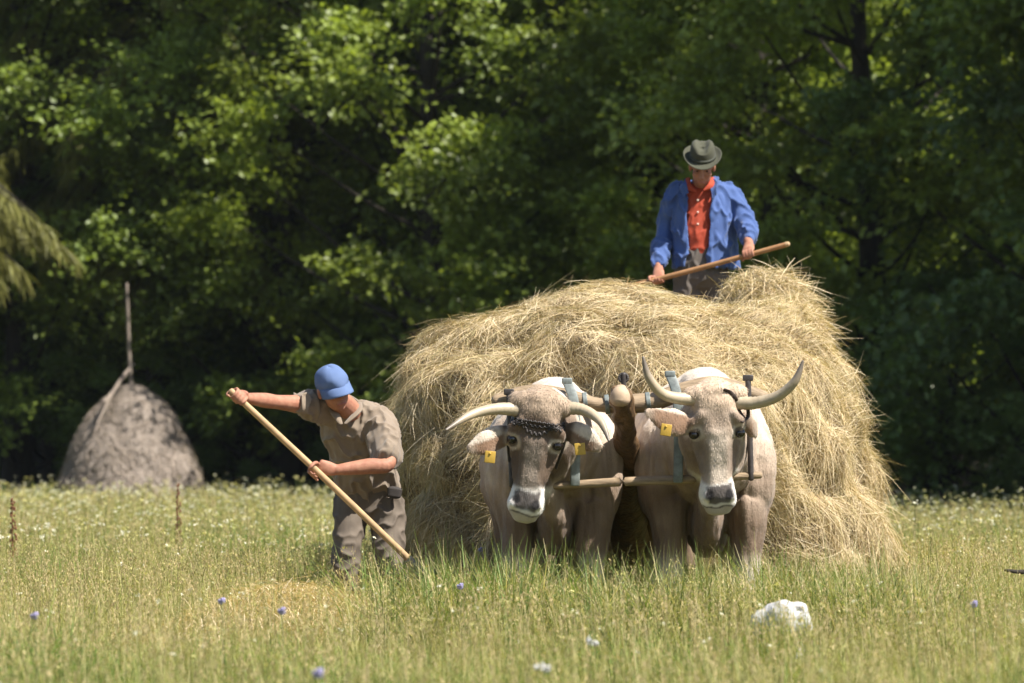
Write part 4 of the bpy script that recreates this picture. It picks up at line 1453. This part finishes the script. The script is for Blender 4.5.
# trousers
M_trou2 = mat('grey_brown_trousers', (.12, .10, .085), .85, nscale=8, namt=.3, bscale=150, bump=.2, bdist=.003)
bm = bmesh.new()
loft(bm, [P(702, 250, 25.5), P(702, 262, 25.5), P(702, 280, 25.5)], [(.16, .128), (.175, .14), (.18, .145)], ref=(1, 0, 0), seg=24)
for px in (689, 717):
    loft(bm, [P(px, 278, 25.5), P(px, 310, 25.48), P(px, 350, 25.46), P(px, 402, 25.52)], [(.098, .12), (.09, .1), (.075, .085), (.065, .075)], ref=(1, 0, 0), seg=18, n=24)
me = fuse('trousers', bm, .008, 4)
folds(me, .007, 113, (42, 42, 30))
link('trousers', me, M_trou2, man2)
bm = bmesh.new()
for px in (690, 717):
    loft(bm, [P(px, 398, 25.54), P(px, 409, 25.46), P(px, 410, 25.36)], [(.05, .06), (.05, .05), (.04, .03)], ref=(1, 0, 0), seg=12)
link('boots', fuse('boots', bm, .012, 3), M_leather, man2)
# open jacket: a shell round the back with two front edges, fused with its sleeves
M_jack = mat('blue_work_cloth', (.050, .094, .245), .8, nscale=9, namt=.4, dark=(.036, .07, .19), bscale=120, bump=.25, bdist=.004, sheen=.15)
bm = bmesh.new()
prof_j = [(181, 703, .115, .085, 25.51, -.055, .050), (187, 703, .165, .11, 25.52, -.095, .055), (197, 703.5, .192, .135, 25.515, -.118, .055), (215, 704, .202, .155, 25.505, -.128, .040),
          (235, 704, .204, .165, 25.50, -.130, .022), (252, 705, .208, .17, 25.50, -.130, .010), (268, 706, .22, .175, 25.50, -.150, .000)]
pj = catmull(np.array(prof_j), 34)
shells = []
NA = 60
for thick in (0.0, -.022):
    rows = []
    for py, cx, hx, hy, yc, xl, xr in pj:
        c = P(cx, py, yc)
        a0 = math.acos(max(-1, min(1, xl / hx)))          # the two front edges, measured with the front at -Y
        a1 = math.acos(max(-1, min(1, xr / hx)))
        row = []
        for k in range(NA + 1):
            a = -a1 + (2 * math.pi - (a0 - a1)) * k / NA   # from the right edge round the back to the left edge
            row.append(bm.verts.new(c + Vector(((hx + thick) * math.cos(a), (hy + thick) * math.sin(a), 0))))
        rows.append(row)
    shells.append(rows)
so, si = shells
NR = len(pj)
for i in range(NR - 1):
    for k in range(NA):
        bm.faces.new((so[i][k], so[i][k + 1], so[i + 1][k + 1], so[i + 1][k]))
        bm.faces.new((si[i][k], si[i + 1][k], si[i + 1][k + 1], si[i][k + 1]))
    for k in (0, NA):
        bm.faces.new((so[i][k], so[i + 1][k], si[i + 1][k], si[i][k]))
for k in range(NA):
    for i in (0, NR - 1):
        bm.faces.new((so[i][k], so[i][k + 1], si[i][k + 1], si[i][k]))
loft(bm, [P(681, 189, 25.53), P(674, 197, 25.53), P(667, 222, 25.57), P(663, 242, 25.53), P(658.5, 264, 25.36)], [.064, .066, .062, .060, .050], seg=18, n=34)
loft(bm, [P(726, 189, 25.53), P(732, 197, 25.51), P(741, 214, 25.46), P(747, 226, 25.38), P(749.5, 240, 25.18)], [.064, .068, .066, .068, .052], seg=18, n=34)
for a, b, c in ((P(716, 178, 25.44), P(714, 188, 25.38), P(712, 200, 25.36)), (P(686, 178, 25.44), P(685, 188, 25.38), P(684, 199, 25.37))):
    loft(bm, [a, b, c], [(.022, .012), (.03, .012), (.012, .008)], ref=(1, 0, 0), seg=10)
me = fuse('jacket', bm, .0075, 3)
folds(me, .0105, 121, (46, 46, 24))
link('jacket', me, M_jack, man2)
# felt hat
M_felt = mat('green_grey_felt', (.062, .062, .040), .9, nscale=10, namt=.3, bscale=120, bump=.2, bdist=.003, sheen=.05)


def build_hat(M, root):
    bm = bmesh.new()
    prof = [(.086, .052), (.084, .075), (.080, .105), (.075, .132), (.066, .150), (.045, .157), (.02, .150), (.002, .146)]
    pr_ = catmull(np.array(prof), 22)
    n1 = 36
    rings = []
    for j, (rr, z) in enumerate(pr_):
        ring = []
        for k in range(n1):
            a = 2 * math.pi * k / n1
            x, y = rr * math.cos(a), rr * 1.2 * math.sin(a)
            hz = sm(np.array(.11), np.array(.155), np.array(z))
            pinch = 1 - .20 * float(hz) * max(0, math.sin(a)) ** 2
            dent = -.022 * float(sm(np.array(.05), np.array(.015), np.array(abs(x)))) * float(hz)
            ring.append(bm.verts.new(M @ Vector((x * pinch, y - .012, z + dent - .012 * max(0, math.sin(a)) * float(hz)))))
        rings.append(ring)
    for j in range(len(rings) - 1):
        for k in range(n1):
            bm.faces.new((rings[j][k], rings[j][(k + 1) % n1], rings[j + 1][(k + 1) % n1], rings[j + 1][k]))
    bm.faces.new(rings[-1])
    hat = link('hat', to_mesh('hat', bm), M_felt, root)
    hat.modifiers.new('solid', 'SOLIDIFY').thickness = .004
    bm = bmesh.new()
    rows_ = []
    for e in np.linspace(0, 1, 7):
        row = []
        for k in range(n1):
            a = 2 * math.pi * k / n1
            rr = .083 + .043 * e
            z = .052 + .026 * e ** 2 * (math.cos(a) ** 2) - .016 * e * max(0, math.sin(a)) + .012 * e * max(0, -math.sin(a))
            row.append(bm.verts.new(M @ Vector((rr * math.cos(a), rr * 1.18 * math.sin(a) - .012, z))))
        rows_.append(row)
    for j in range(6):
        for k in range(n1):
            bm.faces.new((rows_[j][k], rows_[j][(k + 1) % n1], rows_[j + 1][(k + 1) % n1], rows_[j + 1][k]))
    br = link('brim', to_mesh('brim', bm), M_felt, hat)
    br.modifiers.new('solid', 'SOLIDIFY').thickness = .004
    bm = bmesh.new()
    a_, b_ = [], []
    for k in range(n1):
        a = 2 * math.pi * k / n1
        a_.append(bm.verts.new(M @ Vector((.0885 * math.cos(a), .106 * math.sin(a) - .012, .056))))
        b_.append(bm.verts.new(M @ Vector((.0865 * math.cos(a), .1035 * math.sin(a) - .012, .078))))
    for k in range(n1):
        bm.faces.new((a_[k], a_[(k + 1) % n1], b_[(k + 1) % n1], b_[k]))
    bd = link('band', to_mesh('band', bm), mat('hat_band', (.055, .058, .045), .8), hat)
    bd.modifiers.new('solid', 'SOLIDIFY').thickness = .002


build_hat(MH2 @ Matrix.Translation((0, -.004, .008)), man2)
pole2 = empty('wooden_pole', gr, 'slim reddish wooden tool handle held level by the man on the hay', 'pole')
bm = bmesh.new()
loft(bm, [p2a - ax2 * .25, on2(700) + Vector((0, 0, -.004)), p2b], [.018, .0175, .017], seg=12, n=30)
link('handle', to_mesh('pole_handle', bm), mat('red_wood', (.36, .19, .085), .55, nscale=12, namt=.35, bscale=40, bump=.2, bdist=.004), pole2)
bm = bmesh.new()
loft(bm, [p2b - ax2 * .012, p2b + ax2 * .004], [.0185, .017], seg=12)
link('end_cap', to_mesh('pole_end', bm), M_pole, pole2)

# ------------------------------------------------------------------ small plants and bits in the meadow
M_stem = mat('stem', (.12, .15, .04), .7, nscale=20, namt=.3)
M_blue = mat('blue_petal', (.42, .38, .62), .6, nscale=60, namt=.3)
M_white = mat('white_petal', rough=.7, attr=True)
M_rust = mat('rust_seed', (.19, .085, .04), .8, nscale=50, namt=.4)


def at_top(px, py, h):
    d = FPX * (CAMZ - h) / (py - HOR)
    return (px - 512) * d / FPX, d


blue = [(460, 588, .5, 'small violet blue flower in the grass in front of the darker ox'), (481, 551, .55, 'small violet blue flower rising close under the darker ox muzzle'),
        (282, 613, .5, 'small violet blue flower below the cut hay left of centre'), (222, 603, .5, 'small violet blue flower left of the cut hay'),
        (35, 618, .5, 'small violet blue flower near the left edge of the meadow'), (973, 606, .5, 'small violet blue flower near the right edge of the meadow'),
        (318, 676, .5, 'small violet blue flower at the bottom edge of the meadow')]
for i, (px, py, h, lab) in enumerate(blue):
    x, d = at_top(px, py, h)
    t = empty('blue_flower', (x, d, 0), lab, 'flower', 'violet blue meadow flowers')
    bm = bmesh.new()
    loft(bm, [(x, d, 0), (x + .01, d, h * .5), (x, d, h)], [.003, .0025, .002], seg=6)
    link('stem', to_mesh('stem', bm), M_stem, t)
    bm = bmesh.new()
    for k in range(14):
        a = k * 2.4
        e = Vector((math.cos(a) * .012, math.sin(a) * .012, .006 + .007 * (k % 3)))
        loft(bm, [Vector((x, d, h - .004)), Vector((x, d, h)) + e * .6, Vector((x, d, h)) + e], [(.003, .002), (.007, .002), (.004, .0015)], seg=6, n=6)
    link('flower_head', to_mesh('flower_head', bm), M_blue, t)


def umbel_plant(name, x, d, h, heads, label, group=None):
    r = np.random.default_rng(int(abs(x) * 1000) + 3)
    t = empty(name, (x, d, 0), label, 'white flowers', group)
    bm = bmesh.new()
    for (ox_, oy_, oz_, rr) in heads:
        c = Vector((x + ox_, d + oy_, h + oz_))
        loft(bm, [(x, d, h - .11), (x + ox_ * .35, d + oy_ * .35, h - .06), c], [.002, .0016, .0014], seg=5)
        for k in range(10):
            a = k * .628
            loft(bm, [c - Vector((0, 0, rr * .5)), c + Vector((math.cos(a) * rr * .7, math.sin(a) * rr * .7, -.004))], [.0016, .0012], seg=5, n=4)
    loft(bm, [(x + .02, d, 0), (x + .008, d, h * .5), (x, d, h - .105)], [.006, .005, .004], seg=8)
    link('stem', to_mesh('stem', bm), M_stem, t)
    for (ox_, oy_, oz_, rr) in heads:
        n = int(9e4 * rr * rr) + 90
        a = r.uniform(0, 6.283, n)
        q = np.sqrt(r.uniform(0, 1, n))
        c = np.stack([x + ox_ + np.cos(a) * q * rr, d + oy_ + np.sin(a) * q * rr, h + oz_ + .3 * rr * (1 - q ** 2) + r.normal(size=n) * .005], -1)
        c += (SinNoise(5, f0=60, octs=1)(c) * .004)[:, None]
        me = leaves_mesh('flower_head', c, r.normal(size=(n, 3)), r.normal(size=(n, 3)) * .6 + np.array([0, 0, 1.]), r.uniform(.005, .010, n), r.uniform(.005, .009, n),
                         np.array([.78, .765, .75]) * r.uniform(.85, 1.05, (n, 1)))
        link('flower_head', me, M_white, t)
    return t


upos = P(781, 613, 15.2)
bm = bmesh.new()
for px, py, dy, rr in ((783, 621, 0, (.098, .09, .080)), (762, 623, .01, (.046, .06, .058)), (799, 610, .0, (.044, .06, .040)), (800, 622, -.02, (.05, .06, .05)), (777, 609, .02, (.055, .05, .036))):
    blob(bm, P(px, py, 15.2 + dy), rr)
blob(bm, (upos.x, 15.24, .16), (.12, .11, .22))
me = fuse('stone', bm, .008, 4)
st1, st2 = SinNoise(171, f0=38, octs=3), SinNoise(172, f0=75, octs=2)
displace(me, lambda v: .004 * st1(v) - .012 * sm(1.2, 2.0, st2(v)))
M_stone = mat('pale_limestone', (.55, .53, .51), .9, nscale=18, namt=.4, bscale=70, bump=.7, bdist=.012)
tag(link('stone', me, M_stone), 'pale lumpy whitish stone half hidden in the grass before the paler ox', 'stone')
rg = np.random.default_rng(77)
n = 480
gx, gy = upos.x + np.clip(rg.normal(size=n), -1.6, 1.6) * .085, upos.y - .17 + np.clip(rg.normal(size=n), -1.5, 1.2) * .06
ga = rg.uniform(0, 6.283, n)
gh = rg.uniform(.28, .49, n)
gd = np.stack([np.cos(ga), np.sin(ga), ga * 0], -1)
gf = np.array([0, .4, .75, 1.])
gp = np.stack([gx, gy, gx * 0], -1)[:, None, :] + gd[:, None, :] * (gh * rg.uniform(.05, .4, n))[:, None, None] * (gf ** 2)[None, :, None] + np.array([0, 0, 1.]) * (gh[:, None] * gf)[..., None]
tag(link('grass_tuft', ribbons('tuft', gp, rg.uniform(.003, .006, n)[:, None] * np.array([.8, 1, .7, .2]), np.stack([np.cos(ga + 1.57), np.sin(ga + 1.57), ga * 0], -1),
    np.where(rg.random((n, 1)) < .5, np.array([.2, .25, .06]), np.array([.46, .40, .2])) * rg.uniform(.7, 1.2, (n, 1))), M_grass),
    'pale grass tuft growing against the foot of the whitish stone', 'grass tuft', 'broad bladed grass tufts')
for px, py, lab in ((538, 668, 'small white flower cluster at the bottom centre edge of the photo'), (590, 640, 'small white flower cluster between the bottom edge and the oxen')):
    x, d = at_top(px, py, .46)
    umbel_plant('white_flower', x, d, .46, [(0, 0, 0, .012), (.02, .02, -.01, .009)], lab)
# rusty dock stalks in the far meadow
for px, pt, yb, lab in ((178, 483, 30.0, 'rust brown dock stalk in front of the haystack'), (13, 498, 26., 'rust brown dock stalk at the left edge of the meadow')):
    top = P(px, pt, yb)
    t = empty('dock_plant', (top.x, yb, 0), lab, 'weed', 'rusty dock stalks')
    bm = bmesh.new()
    loft(bm, [(top.x + .02, yb, 0), (top.x, yb, top.z * .6), top], [.006, .005, .003], seg=6)
    for k in range(70):
        f = random.uniform(.42, 1)
        a = random.uniform(0, 6.28)
        rr = .028 * (1.15 - f)+.006
        blob(bm, (top.x + .02 * (1 - f) + math.cos(a) * rr, yb + math.sin(a) * rr, top.z * f), (.007, .007, .010), u=6, v=5)
    link('stalk', to_mesh('dock', bm), M_rust, t)
# dark twig poking out of the grass at the right edge
c = P(1016, 571, 17.0)
bm = bmesh.new()
loft(bm, [c + Vector((-.05, 0, .005)), c + Vector((.03, .02, -.004)), c + Vector((.16, .05, .008))], [.006, .011, .012], seg=8)
loft(bm, [c + Vector((.03, .02, -.004)), c + Vector((.06, 0, .03))], [.006, .003], seg=6)
loft(bm, [c + Vector((.16, .05, .008)), c + Vector((.26, .05, -.25)), c + Vector((.3, .05, -.53))], [.012, .013, .014], seg=8)
tag(link('twig', to_mesh('twig', bm), M_bark), 'dark bare twig poking from the grass at the right edge', 'twig')


# broad leaved grass tufts beside the fork and in front of the oxen
def tuft(x, y, n, h, seed, label):
    r = np.random.default_rng(seed)
    a = r.uniform(0, 6.283, n)
    hh = h * r.uniform(.55, 1.1, n)
    lean = r.uniform(.15, .75, n)
    d = np.stack([np.cos(a), np.sin(a), a * 0], -1)
    b = np.array([x, y, 0]) + d * r.uniform(0, .13, (n, 1))
    s = np.array([0, .35, .7, 1.])
    pts = b[:, None, :] + d[:, None, :] * (hh * lean)[:, None, None] * (s ** 1.8)[None, :, None] + np.array([0, 0, 1.]) * (hh[:, None] * (s - .32 * lean[:, None] * s ** 2.5))[..., None]
    w = r.uniform(.007, .012, n)
    me = ribbons('tuft', pts, w[:, None] * np.array([.8, 1, .8, .1]), np.stack([np.cos(a + 1.57), np.sin(a + 1.57), a * 0], -1), np.array([.125, .175, .05]) * r.uniform(.6, 1.4, (n, 1)))
    tag(link('grass_tuft', me, M_grass), label, 'grass tuft', 'broad bladed grass tufts')


for i, (px, yy, hh, lab) in enumerate(((438, 19.2, .70, 'lush green grass tuft just right of the hay fork tip'), (470, 17.9, .72, 'lush green grass tuft left below the darker ox muzzle'),
                                       (512, 17.3, .68, 'green grass tuft standing right under the darker ox muzzle'), (590, 17.4, .66, 'green grass tuft between the two oxen below the drawbar'),
                                       (372, 19.9, .62, 'green grass tuft against the legs of the stooping man'), (672, 17.2, .64, 'green grass tuft in front of the paler ox chest'),
                                       (765, 17.4, .66, 'green grass tuft right of the paler ox forelegs'))):
    tuft((px - 512) * yy / FPX, yy, 85, hh, 200 + i, lab)
# loose cut hay lying on the grass
r = np.random.default_rng(301)
n = 9000
x = np.concatenate([r.normal(size=n // 2) * .33 - 1.15, r.normal(size=n // 2) * .6 - .9])
y = np.concatenate([r.normal(size=n // 2) * 1.2 + 19.0, r.normal(size=n // 2) * 1.4 + 19.2])
z = .18 + r.random(n) * .24 * np.exp(-((x + 1.1) / .5) ** 2 - ((y - 19) / 2) ** 2) + ground_z(x, y)
a = r.uniform(0, 6.283, n)
d = np.stack([np.cos(a), np.sin(a), r.normal(size=n) * .3], -1)
L = r.uniform(.1, .35, n)
s = np.linspace(-.5, .5, 4)
pts = np.stack([x, y, z], -1)[:, None, :] + d[:, None, :] * (L[:, None] * s)[..., None]
pts[..., 2] -= (L[:, None] * .5) * s ** 2
tag(link('cut_hay', ribbons('cut_hay', pts, np.repeat(r.uniform(.003, .006, n)[:, None], 4, 1), norm(np.cross(d, np.array([0, .4, 1.]))), straw_cols(r, n, r.random(n) * .2)), M_straw),
    'pale cut hay lying loose on the grass by the stooping man', 'cut hay', kind='stuff')
